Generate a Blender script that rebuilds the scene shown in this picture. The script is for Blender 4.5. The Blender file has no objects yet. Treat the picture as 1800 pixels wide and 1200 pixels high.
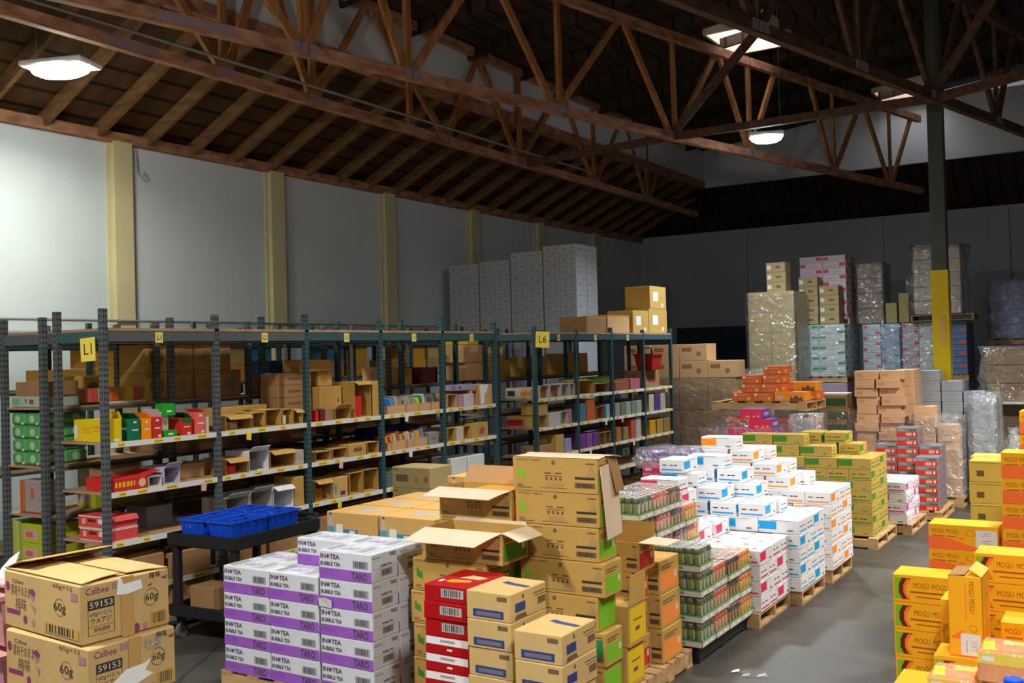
import bpy, bmesh, math, random
from mathutils import Vector, Matrix
random.seed(11)
S = bpy.context.scene
COL = S.collection
# ------------------------------------------------------------------ camera, world, exposure
EYE = Vector((0, 0, 2.4))
cam_d = bpy.data.cameras.new('camera'); cam = bpy.data.objects.new('camera', cam_d); COL.objects.link(cam)
cam_d.sensor_width = 36; cam_d.lens = 1748.64 / 1800 * 36; cam_d.clip_end = 200; cam_d.clip_start = .05
_y, _p, _r = .5611, .0128, -.0264
FW = Vector((-math.sin(_y) * math.cos(_p), math.cos(_y) * math.cos(_p), math.sin(_p)))
_r0 = Vector((math.cos(_y), math.sin(_y), 0)); _u0 = _r0.cross(FW)
RT = math.cos(_r) * _r0 + math.sin(_r) * _u0; UP = -math.sin(_r) * _r0 + math.cos(_r) * _u0
_m = Matrix((RT, UP, -FW)).transposed().to_4x4(); _m.translation = EYE
cam.matrix_world = _m
S.camera = cam
w = bpy.data.worlds.new('world'); S.world = w; w.use_nodes = True
w.node_tree.nodes['Background'].inputs[0].default_value = (.55, .65, .8, 1)
w.node_tree.nodes['Background'].inputs[1].default_value = .3
S.view_settings.view_transform = 'Standard'; S.view_settings.look = 'None'
S.view_settings.gamma = 1; S.view_settings.use_curve_mapping = False
S.view_settings.exposure = 0.0
LAMP = 1.0

# ------------------------------------------------------------------ materials
MATS = {}
def mat(name, col, rough=.6, metal=0, emit=0, alpha=1, noise=0, scale=8, bump=0, spec=.3, col2=None, trans=0):
    if name in MATS: return MATS[name]
    m = bpy.data.materials.new(name); m.use_nodes = True
    nt = m.node_tree; b = nt.nodes['Principled BSDF']
    def s(k, v):
        if k in b.inputs: b.inputs[k].default_value = v
    c = (*col, 1)
    s('Base Color', c); s('Roughness', rough); s('Metallic', metal); s('Specular IOR Level', spec)
    if emit: s('Emission Color', c); s('Emission Strength', emit)
    if alpha < 1: s('Alpha', alpha)
    if trans: s('Transmission Weight', trans); s('IOR', 1.2)
    if noise or bump:
        tc = nt.nodes.new('ShaderNodeTexCoord'); n = nt.nodes.new('ShaderNodeTexNoise')
        n.inputs['Scale'].default_value = scale; n.inputs['Detail'].default_value = 5
        nt.links.new(tc.outputs['Object'], n.inputs['Vector'])
        if noise:
            mx = nt.nodes.new('ShaderNodeMix'); mx.data_type = 'RGBA'
            k = 1 - noise
            mx.inputs['A'].default_value = (*(col2 or (col[0] * k, col[1] * k, col[2] * k)), 1)
            mx.inputs['B'].default_value = c
            rp = nt.nodes.new('ShaderNodeMapRange'); rp.inputs['From Min'].default_value = .3; rp.inputs['From Max'].default_value = .7
            nt.links.new(n.outputs['Fac'], rp.inputs['Value']); nt.links.new(rp.outputs['Result'], mx.inputs['Factor'])
            nt.links.new(mx.outputs['Result'], b.inputs['Base Color'])
        if bump:
            bp = nt.nodes.new('ShaderNodeBump'); bp.inputs['Strength'].default_value = bump; bp.inputs['Distance'].default_value = .02
            nt.links.new(n.outputs['Fac'], bp.inputs['Height']); nt.links.new(bp.outputs['Normal'], b.inputs['Normal'])
    MATS[name] = m
    return m
def wood_mat(name, c1, c2, axis_scale=(1, 14, 14), rough=.75, plank=0, plank_axis=0, bump=.2):
    if name in MATS: return MATS[name]
    m = bpy.data.materials.new(name); m.use_nodes = True; nt = m.node_tree; b = nt.nodes['Principled BSDF']
    b.inputs['Roughness'].default_value = rough; b.inputs['Specular IOR Level'].default_value = .2
    tc = nt.nodes.new('ShaderNodeTexCoord'); mp = nt.nodes.new('ShaderNodeMapping'); mp.inputs['Scale'].default_value = axis_scale
    n = nt.nodes.new('ShaderNodeTexNoise'); n.inputs['Scale'].default_value = 1.5; n.inputs['Detail'].default_value = 6
    cr = nt.nodes.new('ShaderNodeMix'); cr.data_type = 'RGBA'; cr.inputs['A'].default_value = (*c1, 1); cr.inputs['B'].default_value = (*c2, 1)
    nt.links.new(tc.outputs['Object'], mp.inputs['Vector']); nt.links.new(mp.outputs['Vector'], n.inputs['Vector'])
    rp = nt.nodes.new('ShaderNodeMapRange'); rp.inputs['From Min'].default_value = .32; rp.inputs['From Max'].default_value = .68
    nt.links.new(n.outputs['Fac'], rp.inputs['Value']); nt.links.new(rp.outputs['Result'], cr.inputs['Factor'])
    out = cr.outputs['Result']
    if plank:
        wv = nt.nodes.new('ShaderNodeTexWave'); wv.bands_direction = 'XYZ'[plank_axis]; wv.inputs['Scale'].default_value = plank
        nt.links.new(tc.outputs['Object'], wv.inputs['Vector'])
        r2 = nt.nodes.new('ShaderNodeMapRange'); r2.inputs['From Min'].default_value = 0; r2.inputs['From Max'].default_value = .12
        nt.links.new(wv.outputs['Fac'], r2.inputs['Value'])
        m2 = nt.nodes.new('ShaderNodeMix'); m2.data_type = 'RGBA'; m2.inputs['A'].default_value = (c1[0] * .25, c1[1] * .25, c1[2] * .25, 1)
        nt.links.new(r2.outputs['Result'], m2.inputs['Factor']); nt.links.new(out, m2.inputs['B']); out = m2.outputs['Result']
    nt.links.new(out, b.inputs['Base Color'])
    if bump:
        bp = nt.nodes.new('ShaderNodeBump'); bp.inputs['Strength'].default_value = bump; bp.inputs['Distance'].default_value = .01
        nt.links.new(n.outputs['Fac'], bp.inputs['Height']); nt.links.new(bp.outputs['Normal'], b.inputs['Normal'])
    MATS[name] = m
    return m
def film_mat(name, col, milk, rough=.12, gloss=.5):
    """clear wrinkled plastic film: see-through, glossy where it turns away, a little milky in its folds"""
    if name in MATS: return MATS[name]
    m = bpy.data.materials.new(name); m.use_nodes = True; nt = m.node_tree; nt.nodes.remove(nt.nodes['Principled BSDF'])
    N = nt.nodes.new; out = nt.nodes['Material Output']
    tc = N('ShaderNodeTexCoord'); n = N('ShaderNodeTexNoise'); n.inputs['Scale'].default_value = 5; n.inputs['Detail'].default_value = 3; n.inputs['Distortion'].default_value = 1.6
    bp = N('ShaderNodeBump'); bp.inputs['Strength'].default_value = 1; bp.inputs['Distance'].default_value = .07
    nt.links.new(tc.outputs['Object'], n.inputs['Vector']); nt.links.new(n.outputs['Fac'], bp.inputs['Height'])
    tr = N('ShaderNodeBsdfTransparent'); gl = N('ShaderNodeBsdfGlossy'); gl.inputs['Roughness'].default_value = rough; gl.inputs['Color'].default_value = (1, 1, 1, 1)
    df = N('ShaderNodeBsdfDiffuse'); df.inputs['Color'].default_value = (*col, 1)
    lw = N('ShaderNodeLayerWeight'); lw.inputs['Blend'].default_value = .25
    mu = N('ShaderNodeMath'); mu.operation = 'MULTIPLY_ADD'; mu.inputs[1].default_value = gloss; mu.inputs[2].default_value = .03 + .12 * gloss; mu.use_clamp = True
    for sh in (gl, df, lw): nt.links.new(bp.outputs['Normal'], sh.inputs['Normal'])
    nt.links.new(lw.outputs['Facing'], mu.inputs[0])
    m1 = N('ShaderNodeMixShader'); nt.links.new(mu.outputs[0], m1.inputs['Fac']); nt.links.new(tr.outputs[0], m1.inputs[1]); nt.links.new(gl.outputs[0], m1.inputs[2])
    rp = N('ShaderNodeMapRange'); rp.inputs['From Min'].default_value = .4; rp.inputs['From Max'].default_value = .75; rp.inputs['To Min'].default_value = milk * .5; rp.inputs['To Max'].default_value = min(1, milk * 1.8)
    nt.links.new(n.outputs['Fac'], rp.inputs['Value'])
    m2 = N('ShaderNodeMixShader'); nt.links.new(rp.outputs['Result'], m2.inputs['Fac']); nt.links.new(m1.outputs[0], m2.inputs[1]); nt.links.new(df.outputs[0], m2.inputs[2])
    nt.links.new(m2.outputs[0], out.inputs['Surface'])
    MATS[name] = m
    return m
KRAFT = mat('kraft', (.54, .328, .082), .8, noise=.10, scale=5)
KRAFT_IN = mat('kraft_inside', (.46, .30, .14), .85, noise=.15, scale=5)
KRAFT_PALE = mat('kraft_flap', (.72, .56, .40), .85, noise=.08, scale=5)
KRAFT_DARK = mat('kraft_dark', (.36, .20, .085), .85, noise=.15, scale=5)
KRAFT_TAN = mat('kraft_tan', (.62, .36, .17), .85, noise=.1, scale=5)
PEACH = mat('peach_board', (.76, .47, .27), .85, noise=.1, scale=5)
WHITE = mat('white_board', (.74, .75, .78), .55, noise=.04, scale=4)
BLACK = mat('black_ink', (.035, .03, .03), .7)
INK = mat('brown_ink', (.17, .10, .05), .8)
GREYINK = mat('grey_ink', (.32, .33, .35), .8)
TAPE = mat('tape', (.50, .29, .09), .25, spec=.6)
PAPER = mat('paper', (.78, .78, .76), .7)
YEL_LABEL = mat('yellow_label', (.86, .66, .03), .6)
STEEL = mat('grey_steel', (.125, .145, .15), .45, metal=.2, noise=.12, scale=3)
TEAL = mat('teal_steel', (.055, .125, .135), .45, metal=.2, noise=.15, scale=3)
DARKSTEEL = mat('dark_steel', (.03, .04, .045), .5, metal=.2)
HOLE = mat('slot_dark', (.012, .014, .015), .9)
BOARD = wood_mat('particle_board', (.34, .20, .11), (.48, .31, .18), (3, 3, 3))
STRIP = mat('white_strip', (.74, .72, .66), .5)
PALLET = wood_mat('pallet_wood', (.36, .22, .10), (.58, .38, .19), (2, 9, 9))
BEAMWOOD = wood_mat('beam_wood', (.20, .085, .045), (.46, .235, .14), (6, 2, 6))
WEBWOOD = wood_mat('web_wood', (.22, .085, .022), (.40, .18, .06), (8, 8, 1))
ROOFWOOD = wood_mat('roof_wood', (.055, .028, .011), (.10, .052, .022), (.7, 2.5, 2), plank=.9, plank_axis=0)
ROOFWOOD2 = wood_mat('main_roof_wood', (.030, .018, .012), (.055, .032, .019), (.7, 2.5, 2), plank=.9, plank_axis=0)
DARKWOOD = wood_mat('dark_beam_wood', (.06, .03, .018), (.13, .065, .04), (6, 2, 6))
RAFTER = wood_mat('rafter_wood', (.12, .06, .02), (.22, .115, .045), (2, 8, 8))
LAMPWHITE = mat('lamp_white', (.8, .82, .8), .5)

# ------------------------------------------------------------------ mesh helper
def bx(o): return o
class MB:
    def __init__(self): self.v = []; self.f = []; self.mi = []; self.ms = []
    def m(self, mt):
        if mt not in self.ms: self.ms.append(mt)
        return self.ms.index(mt)
    def poly(self, pts, mt):
        b = len(self.v); self.v += [tuple(p) for p in pts]; self.f.append(tuple(range(b, b + len(pts)))); self.mi.append(self.m(mt))
    def mesh(self, vs, fs, mt):
        b = len(self.v); k = self.m(mt); self.v += [tuple(p) for p in vs]
        for f in fs: self.f.append(tuple(b + i for i in f)); self.mi.append(k)
    def box(self, x0, y0, z0, x1, y1, z1, mt):
        vs = [(x, y, z) for z in (z0, z1) for y in (y0, y1) for x in (x0, x1)]
        self.mesh(vs, [(0, 2, 3, 1), (4, 5, 7, 6), (0, 1, 5, 4), (1, 3, 7, 5), (3, 2, 6, 7), (2, 0, 4, 6)], mt)
    def rbox(self, x0, y0, z0, x1, y1, z1, r, mt):
        """box with chamfered edges"""
        X = (x0, x0 + r, x1 - r, x1); Y = (y0, y0 + r, y1 - r, y1); Z = (z0, z0 + r, z1 - r, z1)
        b = len(self.v); k = self.m(mt); vs = []; idx = {}
        def V(i, j, l):
            key = (i, j, l)
            if key not in idx: idx[key] = b + len(vs); vs.append((X[i], Y[j], Z[l]))
            return idx[key]
        F = []
        for l, o in ((0, 1), (3, 0)):
            q = [V(1, 1, l), V(2, 1, l), V(2, 2, l), V(1, 2, l)]; F.append(q[::-1] if o else q)
        for j, o in ((0, 0), (3, 1)):
            q = [V(1, j, 1), V(2, j, 1), V(2, j, 2), V(1, j, 2)]; F.append(q[::-1] if o else q)
        for i, o in ((0, 1), (3, 0)):
            q = [V(i, 1, 1), V(i, 2, 1), V(i, 2, 2), V(i, 1, 2)]; F.append(q[::-1] if o else q)
        n = {0: 1, 3: 2}
        for a in (0, 3):
            for c in (0, 3):
                sgn = (a == 0) == (c == 0)
                q = [V(a, n[c], 1), V(n[a], c, 1), V(n[a], c, 2), V(a, n[c], 2)]; F.append(q if sgn else q[::-1])
                q = [V(a, 1, n[c]), V(a, 2, n[c]), V(n[a], 2, c), V(n[a], 1, c)]; F.append(q if sgn else q[::-1])
                q = [V(1, n[a], c), V(2, n[a], c), V(2, a, n[c]), V(1, a, n[c])]; F.append(q if sgn else q[::-1])
        for a in (0, 3):
            for c in (0, 3):
                for d in (0, 3):
                    q = [V(a, n[c], n[d]), V(n[a], c, n[d]), V(n[a], n[c], d)]
                    F.append(q if ((a == 0) + (c == 0) + (d == 0)) % 2 == 0 else q[::-1])
        self.v += vs
        for f in F: self.f.append(tuple(f)); self.mi.append(k)
    def bar(self, p, q, wd, ht, mt, up=(0, 0, 1)):
        p, q = Vector(p), Vector(q); d = (q - p).normalized(); u = Vector(up)
        if abs(d.dot(u)) > .98: u = Vector((1, 0, 0))
        s = d.cross(u).normalized() * wd / 2; u = s.cross(d).normalized() * ht / 2
        vs = [p - s - u, p + s - u, p + s + u, p - s + u, q - s - u, q + s - u, q + s + u, q - s + u]
        self.mesh(vs, [(0, 3, 2, 1), (4, 5, 6, 7), (0, 1, 5, 4), (1, 2, 6, 5), (2, 3, 7, 6), (3, 0, 4, 7)], mt)
    def tube(self, pts, r, mt, n=8, cap=True):
        pts = [Vector(p) for p in pts]; b = len(self.v); k = self.m(mt); rs = r if isinstance(r, (list, tuple)) else [r] * len(pts)
        for i, p in enumerate(pts):
            d = (pts[min(i + 1, len(pts) - 1)] - pts[max(i - 1, 0)]).normalized()
            u = Vector((0, 0, 1)) if abs(d.z) < .9 else Vector((1, 0, 0))
            s = d.cross(u).normalized(); u = s.cross(d)
            for j in range(n):
                a = 2 * math.pi * j / n; self.v.append(tuple(p + (s * math.cos(a) + u * math.sin(a)) * rs[i]))
        for i in range(len(pts) - 1):
            for j in range(n):
                a, c = b + i * n + j, b + i * n + (j + 1) % n
                self.f.append((a, a + n, c + n, c)); self.mi.append(k)
        if cap:
            self.f.append(tuple(b + j for j in range(n))); self.mi.append(k)
            self.f.append(tuple(b + (len(pts) - 1) * n + j for j in range(n))[::-1]); self.mi.append(k)
    def lathe(self, prof, mt, n=12, c=(0, 0, 0)):
        b = len(self.v); k = self.m(mt)
        for r, z in prof:
            for j in range(n):
                a = 2 * math.pi * j / n; self.v.append((c[0] + r * math.cos(a), c[1] + r * math.sin(a), c[2] + z))
        for i in range(len(prof) - 1):
            for j in range(n):
                a, d = b + i * n + j, b + i * n + (j + 1) % n
                self.f.append((a, d, d + n, a + n)); self.mi.append(k)
        self.f.append(tuple(b + j for j in range(n))[::-1]); self.mi.append(k)
        self.f.append(tuple(b + (len(prof) - 1) * n + j for j in range(n))); self.mi.append(k)
    def data(self, name, smooth=False):
        me = bpy.data.meshes.new(name); me.from_pydata([tuple(v) for v in self.v], [], self.f)
        for mt in self.ms: me.materials.append(mt)
        me.polygons.foreach_set('material_index', self.mi)
        if smooth: me.polygons.foreach_set('use_smooth', [True] * len(self.f))
        me.update()
        return me
    def build(self, name, parent=None, smooth=False):
        o = bpy.data.objects.new(name, self.data(name, smooth)); COL.objects.link(o)
        if parent: o.parent = parent
        return o
def link(name, me, loc=(0, 0, 0), rz=0, parent=None):
    o = bpy.data.objects.new(name, me); COL.objects.link(o); o.location = loc; o.rotation_euler = (0, 0, rz)
    if parent: o.parent = parent
    return o
LABELS = set()
def tag(o, label, cat, group=None):
    o['label'] = label; o['category'] = cat
    if group: o['group'] = group
    return o
def empty(name, loc, rz=0):
    o = bpy.data.objects.new(name, None); COL.objects.link(o); o.location = loc; o.rotation_euler = (0, 0, rz); o.empty_display_size = .1
    return o
def struct(o):
    o['kind'] = 'structure'; return o
def copy_tree(o, parent=None):
    c = o.copy(); COL.objects.link(c)
    if parent: c.parent = parent
    for ch in [x for x in KIDS.get(o.name, [])]: copy_tree(ch, c)
    return c
KIDS = {}

# ------------------------------------------------------------------ room shell
XW, YF, ZW = -12.97, 28.25, 5.83
XR_, YB = 9.0, -4.0
def wall_paint(name, col):
    return mat(name, col, .75, noise=.10, scale=.6)
WALL = wall_paint('white_wall', (.62, .67, .72)); WALL_FAR = wall_paint('far_wall_dimmed', (.42, .43, .46))  # far wall: same white paint, darkened to stand for its dim light
CREAM = mat('cream_paint', (.62, .55, .33), .6, noise=.1, scale=2)
def concrete():
    m = bpy.data.materials.new('concrete'); m.use_nodes = True; nt = m.node_tree; b = nt.nodes['Principled BSDF']
    tc = nt.nodes.new('ShaderNodeTexCoord')
    n1 = nt.nodes.new('ShaderNodeTexNoise'); n1.inputs['Scale'].default_value = .7; n1.inputs['Detail'].default_value = 8; n1.inputs['Roughness'].default_value = .65
    n2 = nt.nodes.new('ShaderNodeTexNoise'); n2.inputs['Scale'].default_value = 14; n2.inputs['Detail'].default_value = 6
    vo = nt.nodes.new('ShaderNodeTexVoronoi'); vo.feature = 'DISTANCE_TO_EDGE'; vo.inputs['Scale'].default_value = .45
    for n in (n1, n2): nt.links.new(tc.outputs['Object'], n.inputs['Vector'])
    wp = nt.nodes.new('ShaderNodeMix'); wp.data_type = 'VECTOR'; wp.inputs['Factor'].default_value = .18
    nt.links.new(tc.outputs['Object'], wp.inputs['A']); nt.links.new(n1.outputs['Color'], wp.inputs['B']); nt.links.new(wp.outputs['Result'], vo.inputs['Vector'])
    mx = nt.nodes.new('ShaderNodeMix'); mx.data_type = 'RGBA'; mx.inputs['A'].default_value = (.045, .042, .037, 1); mx.inputs['B'].default_value = (.095, .088, .077, 1)
    r1 = nt.nodes.new('ShaderNodeMapRange'); r1.inputs['From Min'].default_value = .3; r1.inputs['From Max'].default_value = .7
    nt.links.new(n1.outputs['Fac'], r1.inputs['Value']); nt.links.new(r1.outputs['Result'], mx.inputs['Factor'])
    m2 = nt.nodes.new('ShaderNodeMix'); m2.data_type = 'RGBA'; m2.blend_type = 'MULTIPLY'; m2.inputs['Factor'].default_value = .35
    nt.links.new(mx.outputs['Result'], m2.inputs['A']); nt.links.new(n2.outputs['Color'], m2.inputs['B'])
    r2 = nt.nodes.new('ShaderNodeMapRange'); r2.inputs['From Min'].default_value = 0; r2.inputs['From Max'].default_value = .012
    nt.links.new(vo.outputs['Distance'], r2.inputs['Value'])
    m3 = nt.nodes.new('ShaderNodeMix'); m3.data_type = 'RGBA'; m3.inputs['A'].default_value = (.035, .033, .03, 1)
    nt.links.new(r2.outputs['Result'], m3.inputs['Factor']); nt.links.new(m2.outputs['Result'], m3.inputs['B'])
    nt.links.new(m3.outputs['Result'], b.inputs['Base Color'])
    r3 = nt.nodes.new('ShaderNodeMapRange'); r3.inputs['To Min'].default_value = .28; r3.inputs['To Max'].default_value = .6
    nt.links.new(n1.outputs['Fac'], r3.inputs['Value']); nt.links.new(r3.outputs['Result'], b.inputs['Roughness'])
    return m
def slab(name, x0, y0, z0, x1, y1, z1, mt):
    b = MB(); b.box(x0, y0, z0, x1, y1, z1, mt); return struct(b.build(name))
slab('floor', XW - .3, YB - .3, -.2, XR_ + .3, YF + .3, 0, concrete())
slab('wall_left', XW - .25, YB, 0, XW, YF, ZW + .05, WALL)
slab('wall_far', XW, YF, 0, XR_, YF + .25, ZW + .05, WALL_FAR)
slab('wall_right', XR_, YB, 0, XR_ + .25, YF, 9.3, WALL)
slab('wall_back', XW, YB - .25, 0, XR_, YB, 9.3, WALL)
_pn = 0
for yy in (3.3, 6.45, 9.58, 12.76, 15.91, 19.01, 22.02, 25.1):
    _pn += 1
    b = MB(); b.box(XW, yy - .16, 0, XW + .12, yy + .16, ZW - .08, CREAM); b.box(XW, yy - .22, 0, XW + .03, yy + .22, ZW - .03, CREAM)
    struct(b.build('trim_%d' % _pn))
for xx in (-9.78, -5.98, -2.9, 1.0, 4.6):
    _pn += 1
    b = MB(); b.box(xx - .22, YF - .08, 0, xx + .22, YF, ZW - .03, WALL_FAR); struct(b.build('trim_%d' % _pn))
# lower roof: from the eaves up to the raised centre part
XC, YC = -10.35, 27.0
def panel(name, pts, mt, th=.08):
    b = MB(); p = [Vector(q) for q in pts]; n = (p[1] - p[0]).cross(p[2] - p[0]).normalized() * th
    if n.z < 0: n = -n
    q = [a + n for a in p]
    b.poly(p, mt); b.poly(q[::-1], mt)
    for i in range(len(p)):
        j = (i + 1) % len(p); b.poly([p[i], q[i], q[j], p[j]], mt)
    return struct(b.build(name))
EAVE, CB = 5.9, 7.2
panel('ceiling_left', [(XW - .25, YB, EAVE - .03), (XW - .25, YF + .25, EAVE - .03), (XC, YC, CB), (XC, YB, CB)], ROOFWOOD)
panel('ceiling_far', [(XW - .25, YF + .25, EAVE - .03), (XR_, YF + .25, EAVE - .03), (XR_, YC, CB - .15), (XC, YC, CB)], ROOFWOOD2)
slab('wall_clerestory_left', XC - .12, YB, CB - .05, XC, YC, 8.25, WALL)
slab('wall_clerestory_far', XC, YC, CB - .2, XR_, YC + .12, 8.6, WALL)
_n = 0
for i in range(26):
    yy = 5.73 + i * .87
    if yy > 27.5: break
    b = MB(); b.bar((XW, yy, EAVE - .06), (XC - .05, yy, CB - .12), .07, .2, RAFTER); struct(b.build('roof_beam'))
b = MB(); b.box(XW, YB, ZW - .1, XW + .1, YF, ZW + .06, BEAMWOOD); struct(b.build('trim_eave'))
b = MB(); b.box(XC - .13, YB, CB - .22, XC + .03, YC, CB - .02, BEAMWOOD); struct(b.build('trim_clerestory'))
b = MB(); b.tube([(XW + .14, YB + .1, 3.07), (XW + .14, 17.6, 3.04)], .02, mat('conduit', (.30, .31, .31), .5, metal=.4)); struct(b.build('trim_conduit'))
# main roof with two skylight openings
def roof_z(x): return 8.05 + (min(x, -2) + 10.35) * .115
SKY = [(-6.75, 17.95, -5.62, 19.5), (-5.25, 25.2, -3.95, 26.7)]
def roof_strip(name, y0, y1, holes):
    xs = [XC] + [v for h in holes for v in (h[0], h[2])] + [-2, XR_]
    b = MB()
    for i in range(len(xs) - 1):
        a, c = xs[i], xs[i + 1]
        if any(abs(a - h[0]) < 1e-6 for h in holes): continue
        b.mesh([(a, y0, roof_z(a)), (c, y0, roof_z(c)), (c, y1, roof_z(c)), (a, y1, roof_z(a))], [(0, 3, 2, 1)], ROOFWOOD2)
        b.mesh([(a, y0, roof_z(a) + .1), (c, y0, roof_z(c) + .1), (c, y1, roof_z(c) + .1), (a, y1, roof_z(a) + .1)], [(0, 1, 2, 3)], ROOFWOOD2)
    return struct(b.build(name))
for k, (a, c, hs) in enumerate(((YB, 17.95, []), (17.95, 19.5, [SKY[0]]), (19.5, 25.2, []), (25.2, 26.7, [SKY[1]]), (26.7, YC + .1, []))):
    roof_strip('ceiling_main' if k == 0 else 'ceiling_main.%03d' % k, a, c, hs)
SKYGLASS = mat('sky_glass', (.86, .93, 1.0), .3, emit=9); SKYGLASS2 = mat('sky_glass_dim', (.86, .93, 1.0), .3, emit=4)  # second pane glows less, so the clerestory beside it stays dimmer
WELL = mat('well_paint', (.78, .62, .50), .7, noise=.15, scale=3)
for k, (x0, y0, x1, y1) in enumerate(SKY):
    b = MB(); zt = roof_z(x1) + .55; z0 = min(roof_z(x0), roof_z(x1)) - .12; t = .05
    for (a, c, d, e) in ((x0 - t, y0 - t, x0, y1 + t), (x1, y0 - t, x1 + t, y1 + t), (x0, y0 - t, x1, y0), (x0, y1, x1, y1 + t)):
        b.box(a, c, z0, d, e, zt, WELL)
    b.box((x0 + x1) / 2 - .03, y0, zt - .12, (x0 + x1) / 2 + .03, y1, zt - .04, WELL)
    wo = struct(b.build('window_%d' % (k + 1)))
    g = MB(); g.box(x0 - t, y0 - t, zt, x1 + t, y1 + t, zt + .03, (SKYGLASS, SKYGLASS2)[k]); g.build('pane', wo)
# purlins under the main roof
for i in range(11):
    yy = 8.2 + i * 1.75
    b = MB(); b.bar((XC, yy, roof_z(XC) - .1), (-2, yy, roof_z(-2) - .1), .07, .2, ROOFWOOD2); struct(b.build('roof_beam'))

# ------------------------------------------------------------------ roof trusses
PLATE = mat('truss_plate', (.30, .20, .23), .6, metal=.2)
def truss(name, label, a, c, webs, zc=6.2, zt=8.0, ext=(0, 0), splices=(), BEAMWOOD=BEAMWOOD, WEBWOOD=WEBWOOD):
    """a, c: plan ends of the bottom chord; webs: (Y top, Y bottom)"""
    t = empty(name, (a[0], a[1], zc)); tag(t, label, 'roof truss')
    a, c = Vector((a[0], a[1], 0)), Vector((c[0], c[1], 0)); d = (c - a).normalized(); o = Vector((a.x, a.y, zc))
    def at(yv, z): return a + d * ((yv - a.y) / d.y) + Vector((0, 0, z)) - o
    A, B = a - d * ext[0], c + d * ext[1]
    b = MB(); b.bar(A + Vector((0, 0, zc)) - o, B + Vector((0, 0, zc)) - o, .11, .15, BEAMWOOD); b.build('bottom_chord', t)
    b = MB(); b.bar(A + Vector((0, 0, zt)) - o, B + Vector((0, 0, zt)) - o, .11, .16, BEAMWOOD); b.build('top_chord', t)
    for i, (yt, yb) in enumerate(webs):
        b = MB(); b.bar(at(yt, zt - .05), at(yb, zc + .06), .065, .105, WEBWOOD, up=(0, 1, 0) if abs(yt - yb) < .1 else (0, 0, 1)); b.build('web_member', t)
    for yv in sorted({round(yb, 1) for _, yb in webs}):
        b = MB(); p = at(yv, zc + .02); b.bar(p - d * .07, p + d * .07, .125, .13, PLATE); b.build('gusset_plate', t)
    for y0, y1 in splices:
        b = MB(); b.bar(at(y0, zc), at(y1, zc), .125, .08, PLATE)
        n = 5
        for seg in ((y0, y0 + (y1 - y0) * .38), (y1 - (y1 - y0) * .38, y1)):
            for j in range(n):
                yy = seg[0] + (seg[1] - seg[0]) * (j + .5) / n; p = at(yy, zc)
                b.bar(p - d * .03 + Vector((0, 0, -.065)), p + d * .02 + Vector((0, 0, .065)), .13, .03, PLATE)
        b.build('splice_plate', t)
    return t
TA = truss('roof_truss', 'wooden roof truss along the white clerestory wall, lowest bottom chord over the racks', (-10.09, 6.04), (-10.27, 17.03),
      [(7.5, 9.1), (9.12, 9.13), (9.85, 9.2), (9.95, 10.8), (10.84, 10.85), (12.1, 10.9), (12.25, 14.2), (13.2, 13.21), (15.35, 14.3), (15.4, 16.7), (16.81, 16.82), (18.5, 16.9), (18.7, 20), (20.1, 20.11), (21.6, 20.2), (21.8, 23), (23.1, 23.11), (24.6, 23.2)], ext=(6, 9.5), splices=((7.28, 8.02),))
TB = truss('roof_truss', 'long wooden roof truss crossing above lit hanging lamps, second from left wall', (-9.16, 6.41), (-6.9, 16.55),
      [(7.4, 8.95), (8.99, 9.0), (9.86, 9.05), (9.9, 10.55), (10.62, 10.63), (11.95, 10.7), (12.25, 13.45), (13.6, 13.61), (15.1, 13.6), (15.25, 16.45), (16.6, 16.61), (17.95, 16.65)], ext=(5, 0), splices=((7.15, 8.05),))
TB2 = truss('roof_truss', 'far wooden roof truss beyond the middle lamp, in front of far clerestory', (-6.9, 16.55), (-4.6, 25.9),
      [(18, 18.9), (18.95, 18.96), (19.9, 19), (21.3, 22.1), (22.2, 22.21), (23.5, 22.25), (23.6, 24.75), (24.84, 24.85), (26, 24.9)], ext=(0, .6))
TC = truss('roof_truss', 'dark wooden roof truss running over the top of yellow column', (-3.73, 11.59), (-2.54, 16.58),
      [(8, 9), (9.05, 9.06), (10, 9.1), (10.1, 11.5), (11.6, 11.61), (13, 11.7), (13.1, 14), (14.1, 14.11), (15, 14.2), (15.1, 16.4), (17.6, 16.7), (17.8, 19), (19.05, 19.06), (20, 19.1)], ext=(8, 9), BEAMWOOD=DARKWOOD, WEBWOOD=DARKWOOD)
def crossbeam(label, pts, rise):
    t = empty('tie_beam', pts[0]); tag(t, label, 'roof beam'); o = Vector(pts[0])
    for i in range(len(pts) - 1):
        b = MB(); b.bar(Vector(pts[i]) - o, Vector(pts[i + 1]) - o, .10, .13, DARKWOOD); b.build('beam_length', t)
    for p, q in rise:
        b = MB(); b.bar(Vector(p) - o, Vector(q) - o, .10, .13, DARKWOOD); b.build('diagonal_brace', t)
    return t
crossbeam('horizontal dark tie beam from left truss across to the yellow column top', [(-10.25, 17.03, 6.2), (-6.9, 16.55, 6.2), (-2.54, 16.58, 6.2), (1.5, 14.5, 6.2), (8.9, 11, 6.2)],
          [((-6.9, 16.55, 6.25), (-5.2, 16.57, 7.9)), ((-2.54, 16.58, 6.3), (-1.0, 16.5, 8.6))])
b = MB(); b.tube([(.12, -5, .14), (.12, 5, .14), (.12, 13, .12)], .022, mat('conduit', (.30, .31, .31), .5, metal=.4), n=6); b.build('conduit', TA)
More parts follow.
